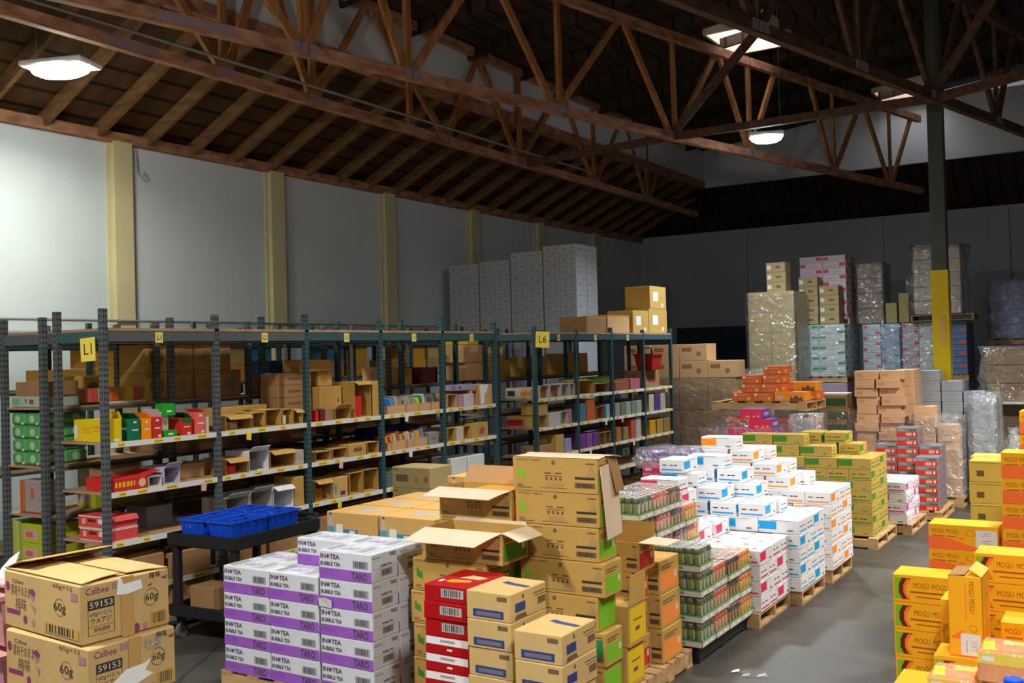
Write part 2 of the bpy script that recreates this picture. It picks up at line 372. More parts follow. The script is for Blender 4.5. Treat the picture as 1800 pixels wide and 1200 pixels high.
# steel column: dark above, yellow guard below
YELLOWP = mat('yellow_paint', (.66, .47, .004), .5, noise=.1, scale=3)
COLP = mat('column_paint', (.06, .065, .05), .55, noise=.15, scale=3)
t = empty('column', (-2.71, 17.6, 0)); struct(t)
b = MB(); b.box(-.115, -.115, 3.59, .115, .115, 8.9, COLP); b.build('shaft', t)
b = MB(); b.box(-.13, -.13, 0, .13, .13, 3.59, YELLOWP); b.build('guard', t)
b = MB(); b.box(-.018, -.134, 2.38, .07, -.131, 2.86, mat('faded_label', (.6, .35, .1), .7)); b.build('label_sticker', t)

# ------------------------------------------------------------------ lamps
def high_bay(loc, rz, label, power, wires, col=(1, 1, 1), glow=30, size=(.75, .42), spread=120, up=0):
    t = empty('hanging_lamp', loc, rz); tag(t, label, 'lamp', 'high bay lamps')
    b = MB(); L, W = size
    b.rbox(-L / 2, -W / 2, 0, L / 2, W / 2, .07, .02, LAMPWHITE); b.box(-.16, -.07, .07, .16, .07, .13, DARKSTEEL); b.build('housing', t)
    g = MB(); e = bpy.data.materials.get('lamp_glow_%d' % glow) or mat('lamp_glow_%d' % glow, col, .4, emit=glow)
    g.lathe([(.12, -.115), (.3, -.10), (.42, -.06), (.47, -.01), (.47, .004)], e, 24); g.v = [(x * L, y * W, z) for x, y, z in g.v]; g.build('lens', t, True)
    for wx in (-L * .4, L * .4):
        c = MB(); c.tube([(wx, 0, .07), (wx, 0, wires)], .004, mat('wire', (.4, .42, .42), .4, metal=.6), n=5); c.build('suspension_wire', t)
    ld = bpy.data.lights.new('lamp_light', 'AREA'); ld.shape = 'RECTANGLE'; ld.size = L; ld.size_y = W; ld.energy = power * LAMP; ld.color = col; ld.spread = math.radians(spread)
    lo = bpy.data.objects.new('lamp_light', ld); COL.objects.link(lo); lo.parent = t; lo.location = (0, 0, -.13)
    if up:      # point light added under the lens to brighten the roof trusses
        ld = bpy.data.lights.new('lamp_fill', 'POINT'); ld.energy = up * LAMP; ld.color = col; ld.shadow_soft_size = .12
        lo = bpy.data.objects.new('lamp_fill', ld); COL.objects.link(lo); lo.parent = t; lo.location = (0, 0, -.28)
    return t
high_bay((-10.89, 7.27, 5.99), .35, 'glowing hanging lamp at upper left, close to the white side wall', 120, 1.0, (.95, 1, .84), glow=98, spread=160, size=(.84, .46))
high_bay((-5.42, 17.2, 6.1), .35, 'glowing hanging lamp on long wires below the nearer skylight', 260, 2.55, (.82, .93, 1), glow=71, spread=140, size=(.6, .36))
# ------------------------------------------------------------------ storage racks
TXT = {}
def text_mesh(s, bold=False):
    """flat letter outlines (width, verts, faces), cap height 1"""
    if s in TXT: return TXT[s]
    cu = bpy.data.curves.new('t', 'FONT'); cu.body = s; cu.size = 1.0; cu.resolution_u = 2
    if s.startswith('*'): cu.body = s[1:]; cu.offset = .034
    o = bpy.data.objects.new('t', cu); COL.objects.link(o)
    dg = bpy.context.evaluated_depsgraph_get(); dg.update(); ev = o.evaluated_get(dg); me = ev.to_mesh()
    vs = [tuple(v.co) for v in me.vertices]; fs = [tuple(p.vertices) for p in me.polygons]
    ev.to_mesh_clear(); bpy.data.objects.remove(o); bpy.data.curves.remove(cu)
    if vs:
        x0 = min(v[0] for v in vs); x1 = max(v[0] for v in vs); y0 = min(0, min(v[1] for v in vs)); h = .7
        vs = [((v[0] - x0) / h, v[1] / h, 0) for v in vs]; TXT[s] = ((x1 - x0) / h, vs, fs)
    else: TXT[s] = (1, [], [])
    return TXT[s]
def put_text(b, s, org, u, v, height, mt, width=None, off=.0014):
    wd, vs, fs = text_mesh(s); u, v, org = Vector(u), Vector(v), Vector(org); n = u.cross(v) * off
    kx = height if width is None else width / max(wd, 1e-4)
    b.mesh([org + u * (p[0] * kx) + v * (p[1] * height) + n for p in vs], fs, mt)
def sheet(b, org, u, v, x0, y0, x1, y1, mt, off=.001):
    u, v, org = Vector(u), Vector(v), Vector(org); n = u.cross(v) * off
    b.poly([org + u * x + v * y + n for x, y in ((x0, y0), (x1, y0), (x1, y1), (x0, y1))], mt)

def upright_mesh(h, mt, sz=.055):
    b = MB(); w = sz
    b.box(-w, -w / 2, 0, 0, w / 2, h, mt)           # front face at local x = 0
    b.box(-w - .01, -w / 2 - .01, 0, .01, w / 2 + .01, .012, mt)
    z = .1
    while z < h - .03:
        for yy in (-.013, .013): b.poly([(.0015, yy - .005, z), (.0015, yy + .005, z), (.0015, yy + .005, z + .022), (.0015, yy - .005, z + .022)], HOLE)
        for xx in (-.04, -.016): b.poly([(xx - .005, -w / 2 - .0015, z), (xx + .005, -w / 2 - .0015, z), (xx + .005, -w / 2 - .0015, z + .022), (xx - .005, -w / 2 - .0015, z + .022)], HOLE)
        z += .05
    return b.data('upright')
UPR = {}
def rack(label, xf, depth, ys, shelves, uph, mt, strips=True, signs=(), end_sign=None, top=True, face=1, split=0):
    mt0 = mt
    """xf: plane of the side that faces the aisle; ys: upright positions; shelves: list of shelf-top heights per bay or one list for all"""
    t = empty('storage_rack', (xf, ys[0], 0)); tag(t, label, 'storage rack')
    xb = -depth
    for i, yy in enumerate(ys):
        h = uph if i % 2 == 0 else uph - .03
        mt = mt0 if not split or i < split else TEAL
        key = (round(h, 2), mt.name)
        if key not in UPR: UPR[key] = upright_mesh(h, mt)
        link('upright', UPR[key], (0, yy - ys[0], 0), 0, t)
        link('upright', UPR[key], (xb + .055, yy - ys[0], 0), 0, t)
    if top:
        b = MB(); L = ys[-1] - ys[0]
        b.box(xb, .02, 2.69, .0, L - .02, 2.715, BOARD); b.build('top_board', t)
        for i in range(len(ys) - 1):
            y0, y1 = ys[i] - ys[0] + .0275, ys[i + 1] - ys[0] - .0275; mt = mt0 if not split or i < split else TEAL
            b = MB(); b.box(-.045, y0, 2.60, -.005, y1, 2.69, mt); b.build('top_beam', t); b = MB(); b.box(xb + .01, y0, 2.60, xb + .05, y1, 2.69, mt); b.build('top_beam', t)
        for yy in (ys[0], ys[-1]):
            b = MB(); b.box(xb + .05, yy - ys[0] - .02, 2.60, -.05, yy - ys[0] + .02, 2.69, mt); b.build('end_beam', t)
    rnd = random.Random(label)
    for i in range(len(ys) - 1):
        y0, y1 = ys[i] - ys[0], ys[i + 1] - ys[0]
        for z in (shelves[i] if isinstance(shelves[0], (list, tuple)) else shelves):
            b = MB(); b.box(xb + .005, y0 + .002, z - .018, -.012, y1 - .002, z, BOARD); b.box(xb + .02, y0 + .0275, z - .055, xb + .05, y1 - .0275, z - .018, mt); b.box(-.05, y0 + .0275, z - .05, -.015, y1 - .0275, z - .018, mt)
            sh = b.build('shelf', t)
            if strips and z > .3:
                b = MB(); b.box(-.012, y0 + .028, z - .045, -.004, y1 - .028, z + .003, STRIP)
                k = y0 + .05 + rnd.random() * .1
                while k < y1 - .15:
                    wd = rnd.choice((.07, .1, .13))
                    b.poly([(-.0025, k, z - .041), (-.0025, k + wd, z - .041), (-.0025, k + wd, z - .002), (-.0025, k, z - .002)], YEL_LABEL)
                    for q in range(3):
                        a = k + .012 + q * wd * .28
                        b.poly([(-.0018, a, z - .028), (-.0018, a + wd * .2, z - .028), (-.0018, a + wd * .2, z - .018), (-.0018, a, z - .018)], INK)
                    k += wd + rnd.choice((.12, .2, .3))
                if rnd.random() < .5:
                    k = y0 + .2 + rnd.random() * (y1 - y0 - .4)
                    b.poly([(-.001, k, z - .10), (-.001, k + .06, z - .11), (-.001, k + .07, z - .03), (-.001, k + .005, z - .03)], rnd.choice((PAPER, mat('pink_paper', (.75, .42, .45), .7), YEL_LABEL, PAPER)))
                b.build('label_strip', sh)
    for yc, s in signs:
        b = MB(); yy = yc - ys[0]; b.box(-.002, yy - .04, 2.585, .004, yy + .04, 2.68, YEL_LABEL_SOFT)
        put_text(b, s, (.004, yy - .022, 2.612), (0, 1, 0), (0, 0, 1), .045, BLACK, width=.044); b.build('sign', t)
    if end_sign:
        s, xc, zc, w2, rot = end_sign
        b = MB(); p0 = Vector((xc - xf, -.06, zc)); u = Vector((math.cos(rot), 0, math.sin(rot))); v = Vector((-math.sin(rot), 0, math.cos(rot)))
        q = [p0 - u * w2 - v * w2, p0 + u * w2 - v * w2, p0 + u * w2 + v * w2, p0 - u * w2 + v * w2]
        b.poly(q, SIGN_YEL); b.poly([a + Vector((0, .004, 0)) for a in q][::-1], SIGN_YEL)
        put_text(b, s, p0 - u * w2 * .52 - v * w2 * .42, u, v, w2 * .95, BLACK, width=w2 * 1.1)
        so = b.build('sign', t); so['label'] = 'yellow paper sign with rack number'
    return t
YEL_LABEL_SOFT = mat('pale_yellow_card', (.80, .68, .22), .6)
SIGN_YEL = mat('sign_yellow', (.92, .72, .10), .55)
LEV = [1.735, 1.31, .885, .46, .10]
Y1 = [5.3 + 1.21 * i for i in range(6)]
rack('grey long storage rack facing the aisle, nearest rack with big yellow L1 sign', -7.4, .70, Y1, LEV, 2.88, STEEL, split=2,
     signs=[(5.85, 'L1'), (7.12, 'L2'), (8.34, 'L3'), (9.55, 'L4'), (10.78, 'L5')], end_sign=('L1', -7.555, 2.535, .10, .05))
rack('grey storage rack back to back behind the nearest rack, green packs on its end', -8.26, .66, Y1, [2.03, 1.5, 1.06, .62, .10], 2.84, STEEL, strips=False)
Y2 = [12.42, 13.67, 14.9, 16.16, 17.4]
rack('teal storage rack further along the aisle, with big yellow L6 sign', -7.4, .70, Y2, LEV, 2.80, TEAL,
     signs=[(13.1, 'L6'), (14.3, 'L7'), (15.5, 'L8')], end_sign=('L6', -7.25, 2.60, .115, -.06))
rack('teal storage rack back to back behind the further L6 rack', -8.26, .66, Y2, [2.03, 1.5, 1.06, .62], 2.78, TEAL, strips=False)
Y3 = [6.0 + 1.6 * i for i in range(8)]
rack('dark teal storage rack nearest the white side wall, seen through the front racks', -10.9, .9, Y3, [2.12, 1.2, .3], 2.95, TEAL, strips=False, signs=())
# ------------------------------------------------------------------ cartons
def frame_of(face, w, d, h):
    return {'f': (Vector((-w / 2, -d / 2, 0)), Vector((1, 0, 0)), Vector((0, 0, 1)), w, h),
            'r': (Vector((w / 2, -d / 2, 0)), Vector((0, 1, 0)), Vector((0, 0, 1)), d, h),
            'l': (Vector((-w / 2, d / 2, 0)), Vector((0, -1, 0)), Vector((0, 0, 1)), d, h),
            'b': (Vector((w / 2, d / 2, 0)), Vector((-1, 0, 0)), Vector((0, 0, 1)), w, h),
            't': (Vector((-w / 2, -d / 2, h)), Vector((1, 0, 0)), Vector((0, 1, 0)), w, d)}[face]
def carton(name, w, d, h, base, deco=(), r=.004, shell=None):
    """closed carton; deco entries: (face, u0, v0, u1, v1, material) patches, (face, 'text', u, v, height, material[, width]) writing,
    (face, 'bars', u0, v0, u1, v1) barcodes, (face, 'disc', u, v, radius, material), (face, 'ring', ...), (face, 'poly', [(u, v)..], material)"""
    b = MB()
    if shell: shell(b)
    else: b.rbox(-w / 2, -d / 2, 0, w / 2, d / 2, h, r, base)
    lift = .0006
    for e in deco:
        o, u, v, W, Hh = frame_of(e[0], w, d, h); n = u.cross(v); lift += .00007
        if e[1] == 'text':
            put_text(b, e[2], o + u * (e[3] * W) + v * (e[4] * Hh), u, v, e[5] * Hh, e[6], width=(e[7] * W if len(e) > 7 else None), off=lift)
        elif e[1] == 'vtext':      # writing turned a quarter, running downwards
            put_text(b, e[2], o + u * (e[3] * W) + v * (e[4] * Hh), -v, u, e[5] * W, e[6], width=(e[7] * Hh if len(e) > 7 else None), off=lift)
        elif e[1] == 'bars':
            rr = random.Random(3); x0, y0, x1, y1 = e[2] * W, e[3] * Hh, e[4] * W, e[5] * Hh
            b.poly([o + u * x + v * y + n * lift for x, y in ((x0, y0), (x1, y0), (x1, y1), (x0, y1))], e[6] if len(e) > 6 else GREYINK)
            x = x0 + (x1 - x0) * .07
            while x < x1 - (x1 - x0) * .1:
                q = (x1 - x0) * rr.choice((.02, .035, .05))
                b.poly([o + u * a + v * c + n * (lift + .0005) for a, c in ((x, y0 + (y1 - y0) * .12), (x + q, y0 + (y1 - y0) * .12), (x + q, y1 - (y1 - y0) * .1), (x, y1 - (y1 - y0) * .1))], BLACK)
                x += q + (x1 - x0) * rr.choice((.03, .045, .06))
        elif e[1] in ('disc', 'ring'):
            c = o + u * (e[2] * W) + v * (e[3] * Hh) + n * lift; R = e[4] * Hh; k = 20; rx = R * (e[6] if len(e) > 6 else 1)
            P = [(rx * math.cos(2 * math.pi * i / k), R * math.sin(2 * math.pi * i / k)) for i in range(k)]
            if e[1] == 'disc': b.poly([c + u * x + v * y for x, y in P], e[5])
            else:
                t = .0022
                for i in range(k):
                    j = (i + 1) % k; f = 1 - t / R
                    b.poly([c + u * P[i][0] + v * P[i][1], c + u * P[j][0] + v * P[j][1], c + u * P[j][0] * f + v * P[j][1] * f, c + u * P[i][0] * f + v * P[i][1] * f][::-1], e[5])
        elif e[1] == 'poly':
            b.poly([o + u * (x * W) + v * (y * Hh) + n * lift for x, y in e[2]], e[3])
        else:
            x0, y0, x1, y1 = e[1] * W, e[2] * Hh, e[3] * W, e[4] * Hh
            b.poly([o + u * x + v * y + n * lift for x, y in ((x0, y0), (x1, y0), (x1, y1), (x0, y1))], e[5])
    return b.data(name)
USED = {}
def uniq(label):
    if label in USED: print('DUPLICATE LABEL', label)
    USED[label] = 1
    if not 4 <= len(label.split()) <= 16: print('LABEL LENGTH', len(label.split()), label)
    return label
JR = random.Random(5)
def put(name, me, w, d, xr, y0, z, label, cat='box', group=None, rz=0, jit=.006, turn=.012, same=False):
    """stand a carton with its right side at xr and its near side at y0"""
    o = link(name, me, (xr - w / 2 + JR.uniform(-jit, jit), y0 + d / 2 + JR.uniform(-jit, jit), z + .0015), rz + JR.uniform(-turn, turn))
    tag(o, label if same else uniq(label), cat, group)
    return o
ORD = ['bottom', 'second', 'third', 'fourth', 'fifth', 'sixth', 'seventh', 'eighth', 'ninth', 'tenth', 'eleventh', 'twelfth']
def pallet(x0, y0, x1, y1, label, z=0, along='y', mt=PALLET):
    """wooden pallet with deck boards, stringers and bottom boards"""
    t = empty('wooden_pallet', (x0, y0, z)); tag(t, uniq(label), 'pallet', 'wooden pallets')
    W, D = x1 - x0, y1 - y0; n = 6
    for i in range(3):
        b = MB(); c = (.022 if i == 0 else (D - .022 if i == 2 else D / 2)); 
        if along == 'x': b.box(0, c - .02, .018, W, c + .02, .108, mt)
        else:
            c = (.022 if i == 0 else (W - .022 if i == 2 else W / 2)); b.box(c - .02, 0, .018, c + .02, D, .108, mt)
        b.build('stringer', t)
    for i in range(n):
        b = MB()
        if along == 'x': p = i * (W - .11) / (n - 1); b.box(p, 0, .108, p + .11, D, .128, mt)
        else: p = i * (D - .11) / (n - 1); b.box(0, p, .108, W, p + .11, .128, mt)
        b.build('deck_board', t)
    for i in (0, 1, 2):
        b = MB()
        if along == 'x': p = i * (W - .11) / 2; b.box(p, 0, 0, p + .11, D, .018, mt)
        else: p = i * (D - .11) / 2; b.box(0, p, 0, W, p + .11, .018, mt)
        b.build('bottom_board', t)
    return t
PZ = .129
# --- white printed cartons on the aisle pallets
def ink(n, c): return mat(n, c, .55)
PINK, BLUE, ORANGE, MAGENTA = ink('crimson_print', (.72, .02, .09)), ink('sky_blue_print', (.0, .33, .72)), ink('orange_print', (.93, .27, .01)), ink('magenta_print', (.70, .05, .38))
GREENP, LIME = ink('green_print', (.055, .24, .025)), ink('lime_print', (.20, .50, .02))
LS, LL, LSY, LLX = .262, .352, .232, .39            # short and long side of the cartons
CARTS = {}
def printed(col, key, base=WHITE, textmat=BLACK):
    if key in CARTS: return CARTS[key]
    notch = [(0, .28), (0, .42), (.025, .46), (.025, .56), (0, .6), (0, .86), (.44, .86), (.44, .28)]
    side = lambda f: [(f, .12, .52, .72, .60, textmat), (f, .3, .50, .42, .62, base), (f, .55, .50, .58, .62, base), (f, .08, .16, .9, .27, col)]
    big = lambda f: [(f, 'poly', notch, col), (f, 'bars', .7, .18, .85, .3), (f, .3, .9, .8, .945, GREYINK)]
    top = [('t', .1, .66, .3, .78, col), ('t', .62, .2, .8, .3, col)]
    L = carton('carton', LS, LL, .129, base, side('f') + big('r') + top)
    Sx = carton('carton', LLX - .002, LSY, .129, base, big('f') + side('r') + top)
    CARTS[key] = (L, Sx); return CARTS[key]
def stack(key, col, desc, group, xr, y0, ncols, pattern, extras, base=WHITE, near_pos='from the aisle', name='printed_carton', h=.132, only_x=None):
    """pattern: one letter per full layer. P: long carton near then two short rows; T: two short rows near then long"""
    L, Sx = printed(col, key, base)
    wS = LLX + .004; nS = ncols; wL = (nS * wS) / (int(nS * wS / LS)); nL = round(nS * wS / wL)
    top = len(pattern); xl = xr - nS * wS; xc = xr - ((only_x or 0) + 1) * wS - .01
    b = MB(); b.box(xl + .01, y0 + .015, PZ, xc, y0 + .82, PZ + (top - 1) * h - .003, base); o = b.build('inner_load'); tag(o, uniq('inner load of cartons behind the outer ' + desc.split(' ', 1)[1] + 's'), 'load')
    for k, p in enumerate(pattern):
        z = PZ + k * h + .002
        yL = y0 if p == 'P' else y0 + 2 * LSY + .012
        yS = (y0 + LL + .006) if p == 'P' else y0
        for c in range(nL):
            if k < top - 1 and c > 0 and p != 'P': continue
            if k < top - 1 and c > 0 and not only_x: continue
            if k < top - 1 and c > (only_x or 0): continue
            put(name, L, wL, LL, xr - c * (wL + .001), yL, z, f"{desc}, {ORD[k]} layer, {'near' if p == 'P' else 'far'} long-side row, {ORD[c].replace('bottom', 'first')} {near_pos}", 'carton', group, jit=.0015, turn=.003)
        for rI in (0, 1):
            for c in range(nS):
                if k < top - 1 and c > 0 and not (only_x and rI == 0 and p == 'T' and c <= only_x): continue
                put(name, Sx, wS, LSY, xr - c * wS, yS + rI * (LSY + .003), z, f"{desc}, {ORD[k]} layer, {'nearer' if rI == 0 else 'farther'} end-on row, {ORD[c].replace('bottom', 'first')} {near_pos}", 'carton', group, jit=.0015, turn=.003)
    for (ty, x, y, k, pos) in extras:
        me, w, d = (L, LS, LL) if ty == 'L' else (Sx, LLX, LSY)
        put(name, me, w, d, x, y, PZ + k * h + .002, f"{desc}, {pos}", 'carton', group, jit=.0015, turn=.008)
stack('crimson', PINK, 'white carton with crimson print', 'crimson-print cartons on aisle pallet', -2.79, 8.34, 4, 'TPTP',
      [('L', -3.36, 8.36, 4, 'single carton lying on the near part of its top layer'), ('L', -3.34, 8.76, 4, 'single carton at the far side of its top layer'),
       ('L', -3.66, 8.76, 4, 'under the rear step, farther of two'), ('S', -3.64, 8.34, 4, 'behind the single carton on top layer'), ('L', -4.06, 8.34, 4, 'low in the rear step'), ('L', -4.06, 8.34, 5, 'middle of the rear step'), ('L', -4.06, 8.34, 6, 'high in the rear step'),
       ('L', -3.66, 8.76, 5, 'upper one of the rear step beside blue-print cartons'), ('L', -3.66, 8.76, 6, 'third up of rear step beside blue-print cartons'), ('S', -3.67, 8.70, 7, 'topmost of all on that pallet')])
pallet(-4.35, 8.3, -2.8, 9.2, 'wooden pallet under the crimson-print white cartons', along='x')
stack('blue', BLUE, 'white carton with sky-blue print', 'blue-print cartons on aisle pallet', -2.69, 9.19, 4, 'TPTPT',
      [('L', -3.016, 9.20, 5, 'sixth layer near end, first step from the aisle'), ('L', -3.30, 9.20, 5, 'sixth layer near end, second from the aisle'), ('L', -3.59, 9.20, 5, 'sixth layer near end, third from the aisle'),
       ('L', -3.88, 9.20, 5, 'sixth layer near end, fourth from the aisle'),
       ('S', -2.98, 9.56, 5, 'sixth layer far end, first from the aisle'), ('S', -3.38, 9.56, 5, 'sixth layer far end, second from the aisle'), ('S', -3.78, 9.56, 5, 'sixth layer far end, third from the aisle'),
       ('L', -3.44, 9.21, 6, 'seventh layer near end, leading carton of the stair'), ('L', -3.73, 9.21, 6, 'seventh layer near end, behind leading carton'),
       ('L', -3.22, 9.58, 6, 'seventh layer far end, first from the aisle'), ('L', -3.51, 9.58, 6, 'seventh layer far end, second from the aisle'), ('L', -3.80, 9.58, 6, 'seventh layer far end, third from the aisle'),
       ('S', -3.68, 9.21, 7, 'eighth layer with big blue patch facing front'), ('L', -3.37, 9.60, 7, 'eighth layer far end, first from the aisle'), ('L', -3.66, 9.60, 7, 'eighth layer far end, second from the aisle'),
       ('L', -3.80, 9.16, 8, 'ninth layer, front left of the top pair'), ('S', -3.56, 9.62, 8, 'ninth layer, back right of the top pair')])
pallet(-4.3, 9.23, -2.7, 10.02, 'wooden pallet under the blue-print white cartons', along='x')
stack('orange', ORANGE, 'white carton with orange print', 'orange-print cartons on aisle pallet', -2.66, 10.2, 4, 'TPTPTP',
      [('L', -3.08, 10.24, 6, 'seventh layer near end, first step from aisle'), ('S', -3.0, 10.66, 6, 'seventh layer far end, first from aisle'), ('L', -3.36, 10.24, 6, 'seventh layer near end, second from aisle'),
       ('L', -3.22, 10.24, 7, 'eighth layer near end, leading the stair'), ('S', -3.2, 10.66, 7, 'eighth layer far end, first from aisle'), ('L', -3.5, 10.24, 7, 'eighth layer near end, behind the leading one'),
       ('L', -3.46, 10.24, 8, 'ninth layer near end, leading the stair'), ('S', -3.42, 10.66, 8, 'ninth layer far end'), ('L', -3.75, 10.24, 8, 'ninth layer near end, under the top carton'),
       ('S', -3.66, 10.26, 9, 'topmost carton with big orange patch')])
pallet(-4.25, 10.22, -2.68, 11.05, 'wooden pallet under the orange-print white cartons', along='x')
OCHRE = mat('ochre_board', (.50, .35, .07), .75, noise=.08, scale=5)
stack('green', GREENP, 'ochre carton with green print', 'ochre green-print cartons on aisle pallet', -2.70, 12.2, 4, 'TPTPTPT',
      [('S', -3.16, 12.24, 7, 'eighth layer near end, leading carton'), ('S', -3.56, 12.24, 7, 'eighth layer near end, second'), ('L', -2.92, 12.62, 7, 'eighth layer far end, leading carton'), ('L', -3.22, 12.62, 7, 'eighth layer far end, second'),
       ('S', -3.50, 12.26, 8, 'top layer near end, big green patch'), ('L', -3.1, 12.66, 8, 'top layer far end, leading carton'), ('L', -3.40, 12.66, 8, 'top layer far end, second'), ('S', -3.90, 12.26, 8, 'top layer near end, behind')], base=OCHRE, only_x=2)
pallet(-4.2, 12.12, -2.64, 13.2, 'wooden pallet under the ochre green-print cartons', along='x')
stack('magenta', MAGENTA, 'white carton with magenta print', 'magenta-print cartons on aisle pallet', -2.50, 13.2, 3, 'TPTP', [('L', -3.05, 13.3, 4, 'lone carton peeking over the ochre stack'), ('L', -3.05, 13.3, 5, 'lone upper carton peeking over the ochre stack')])
pallet(-3.75, 13.22, -2.46, 14.25, 'wooden pallet under the magenta-print white cartons', along='x')
# --- trays of cans under film
FILM = film_mat('clear_film', (.85, .9, .95), .03, .1, .25)
FILMG = film_mat('greyish_film', (.42, .44, .46), .38, .25, .4)
GREENEDGE = ink('leaf_green', (.10, .36, .08)); TRAYW = mat('tray_white', (.62, .60, .55), .7, noise=.08, scale=12)
TW, TD, TH = .40, .285, .192
def can_mesh(key, body, label, lid):
    b = MB(); r = .031
    b.lathe([(.024, 0), (r, .006), (r, .045)], body, 10); b.lathe([(r, .045), (r, .125)], label, 10); b.lathe([(r, .125), (r, .145), (.026, .158), (.022, .162)], body, 10); b.lathe([(.023, .162), (.023, .168)], lid, 10)
    for s in (-1, 1):
        a = .4 * s - .9; q = [(math.cos(a + t) * .0316, math.sin(a + t) * .0316) for t in (-.3, .3)]
        b.poly([(*q[0], .05), (*q[1], .05), (*q[1], .118), (*q[0], .118)], lid if s > 0 else label)
    return b.data('drink_bottle', True)
CANS = {}
for key, c1, c2, c3 in (('green', (.045, .10, .025), (.20, .28, .05), (.62, .64, .56)), ('red', (.75, .10, .03), (.80, .22, .04), (.72, .62, .5)), ('maroon', (.06, .008, .012), (.11, .012, .016), (.75, .38, .08)), ('orange', (.90, .22, .005), (.92, .38, .01), (.95, .65, .08))):
    CANS[key] = can_mesh(key, mat('can_' + key, c1, .3, spec=.6), mat('can_label_' + key, c2, .35, noise=.5, scale=40), mat('can_lid_' + key, c3, .3))
def _tray():
    b = MB(); b.box(-TW / 2, -TD / 2, 0, TW / 2, TD / 2, .004, TRAYW)
    for x0, y0, x1, y1 in ((-TW / 2, -TD / 2, TW / 2, -TD / 2 + .004), (-TW / 2, TD / 2 - .004, TW / 2, TD / 2), (-TW / 2, -TD / 2, -TW / 2 + .004, TD / 2), (TW / 2 - .004, -TD / 2, TW / 2, TD / 2)):
        b.box(x0, y0, 0, x1, y1, .042, TRAYW); b.box(x0 - .0008, y0 - .0008, .042, x1 + .0008, y1 + .0008, .052, GREENEDGE)
    for u in (.15, .55): 
        o, uu, vv, W, Hh = frame_of('f', TW, TD, TH); b.poly([o + uu * (u * W + x * .05) + vv * (.012 + y * .026) + Vector((0, -.001, 0)) for x, y in ((0, .3), (.5, 0), (1, .4), (.6, 1), (.2, .9))], GREENEDGE)
    for u in (.2, .6):
        o, uu, vv, W, Hh = frame_of('r', TW, TD, TH); b.poly([o + uu * (u * W + x) + vv * y + Vector((.001, 0, 0)) for x, y in ((0, .01), (.05, .01), (.05, .034), (0, .034))], PAPER)
    return b.data('cardboard_tray')
TRAYM = _tray()
def _film(top):
    b = MB(); t = .003
    x0, y0, x1, y1, z0, z1 = -TW / 2 + .002, -TD / 2 + .002, TW / 2 - .002, TD / 2 - .002, .03, .178
    n = 6
    for f in ('f', 'r'):
        pass
    pts = {}
    for (a, c) in (((x0, y0), (x1, y0)), ((x1, y0), (x1, y1)), ((x1, y1), (x0, y1)), ((x0, y1), (x0, y0))):
        b.poly([(*a, z0), (*c, z0), (*c, z1), (*a, z1)], FILM)
    b.poly([(x0, y0, z1), (x1, y0, z1), (x1, y1, z1), (x0, y1, z1)], FILMG)
    return b.data('film_wrap')
FILMM = _film(True)
def can_tray(kind, xr, y0, z, label, full=False):
    t = empty('tray_of_drinks', (xr - TW / 2 + JR.uniform(-.006, .006), y0 + TD / 2 + JR.uniform(-.004, .004), z), JR.uniform(-.012, .012)); tag(t, uniq(label), 'tray of drinks', 'film-wrapped trays of bottled drinks')
    link('cardboard_tray', TRAYM, parent=t); link('film_wrap', FILMM, parent=t)
    for i in range(6):
        for j in range(4):
            if not (i == 5 or j == 0 or (full and i > 2)): continue
            link('drink_bottle', CANS[kind], (-TW / 2 + .034 + i * .0664, -TD / 2 + .035 + j * .0717, .006), 0, t)
KW = {'green': 'green', 'red': 'red and orange', 'maroon': 'dark maroon', 'orange': 'bright orange'}
for k in range(4):
    for kind, yy, lim in (('green', 7.15, 4), ('red', 7.45, 3), ('maroon', 7.75, 3), ('orange', 8.04, 3)):
        if k < lim: can_tray(kind, -2.86, yy, PZ + k * TH, f'film-wrapped tray of {KW[kind]} drinks, {ORD[k]} tier at aisle edge of the pallet', k == lim - 1)
for k in (3, 4, 5):
    for kind, yy in (('green', 6.98 + (5 - k) * .06), ('red', 7.27 + (5 - k) * .09), ('maroon', 7.56 + (5 - k) * .1), ('orange', 7.86 + (5 - k) * .1)):
        if k == 5 and kind == 'orange': continue
        can_tray(kind, -3.28 - (5 - k) * .02, yy, PZ + k * TH, f'film-wrapped tray of {KW[kind]} drinks, {ORD[k]} tier of the taller rear stack', k == 5)
        if kind == 'green' and k > 3: can_tray(kind, -3.70, yy, PZ + k * TH, f'film-wrapped tray of green drinks, {ORD[k]} tier of rear stack, behind brown cartons', k == 5)
BLKP = mat('black_plastic', (.015, .015, .017), .5)
pallet(-4.0, 7.18, -2.9, 8.28, 'dark pallet under the trays of bottled drinks', mt=BLKP)
for k in (0, 1, 2):   # supporting lower tiers of the rear stack
    for kind, yy in (('green', 7.0), ('red', 7.3)):
        can_tray(kind, -3.29, yy + .05, PZ + k * TH, f'film-wrapped tray of {KW[kind]} drinks, {ORD[k]} tier hidden low in the rear stack')
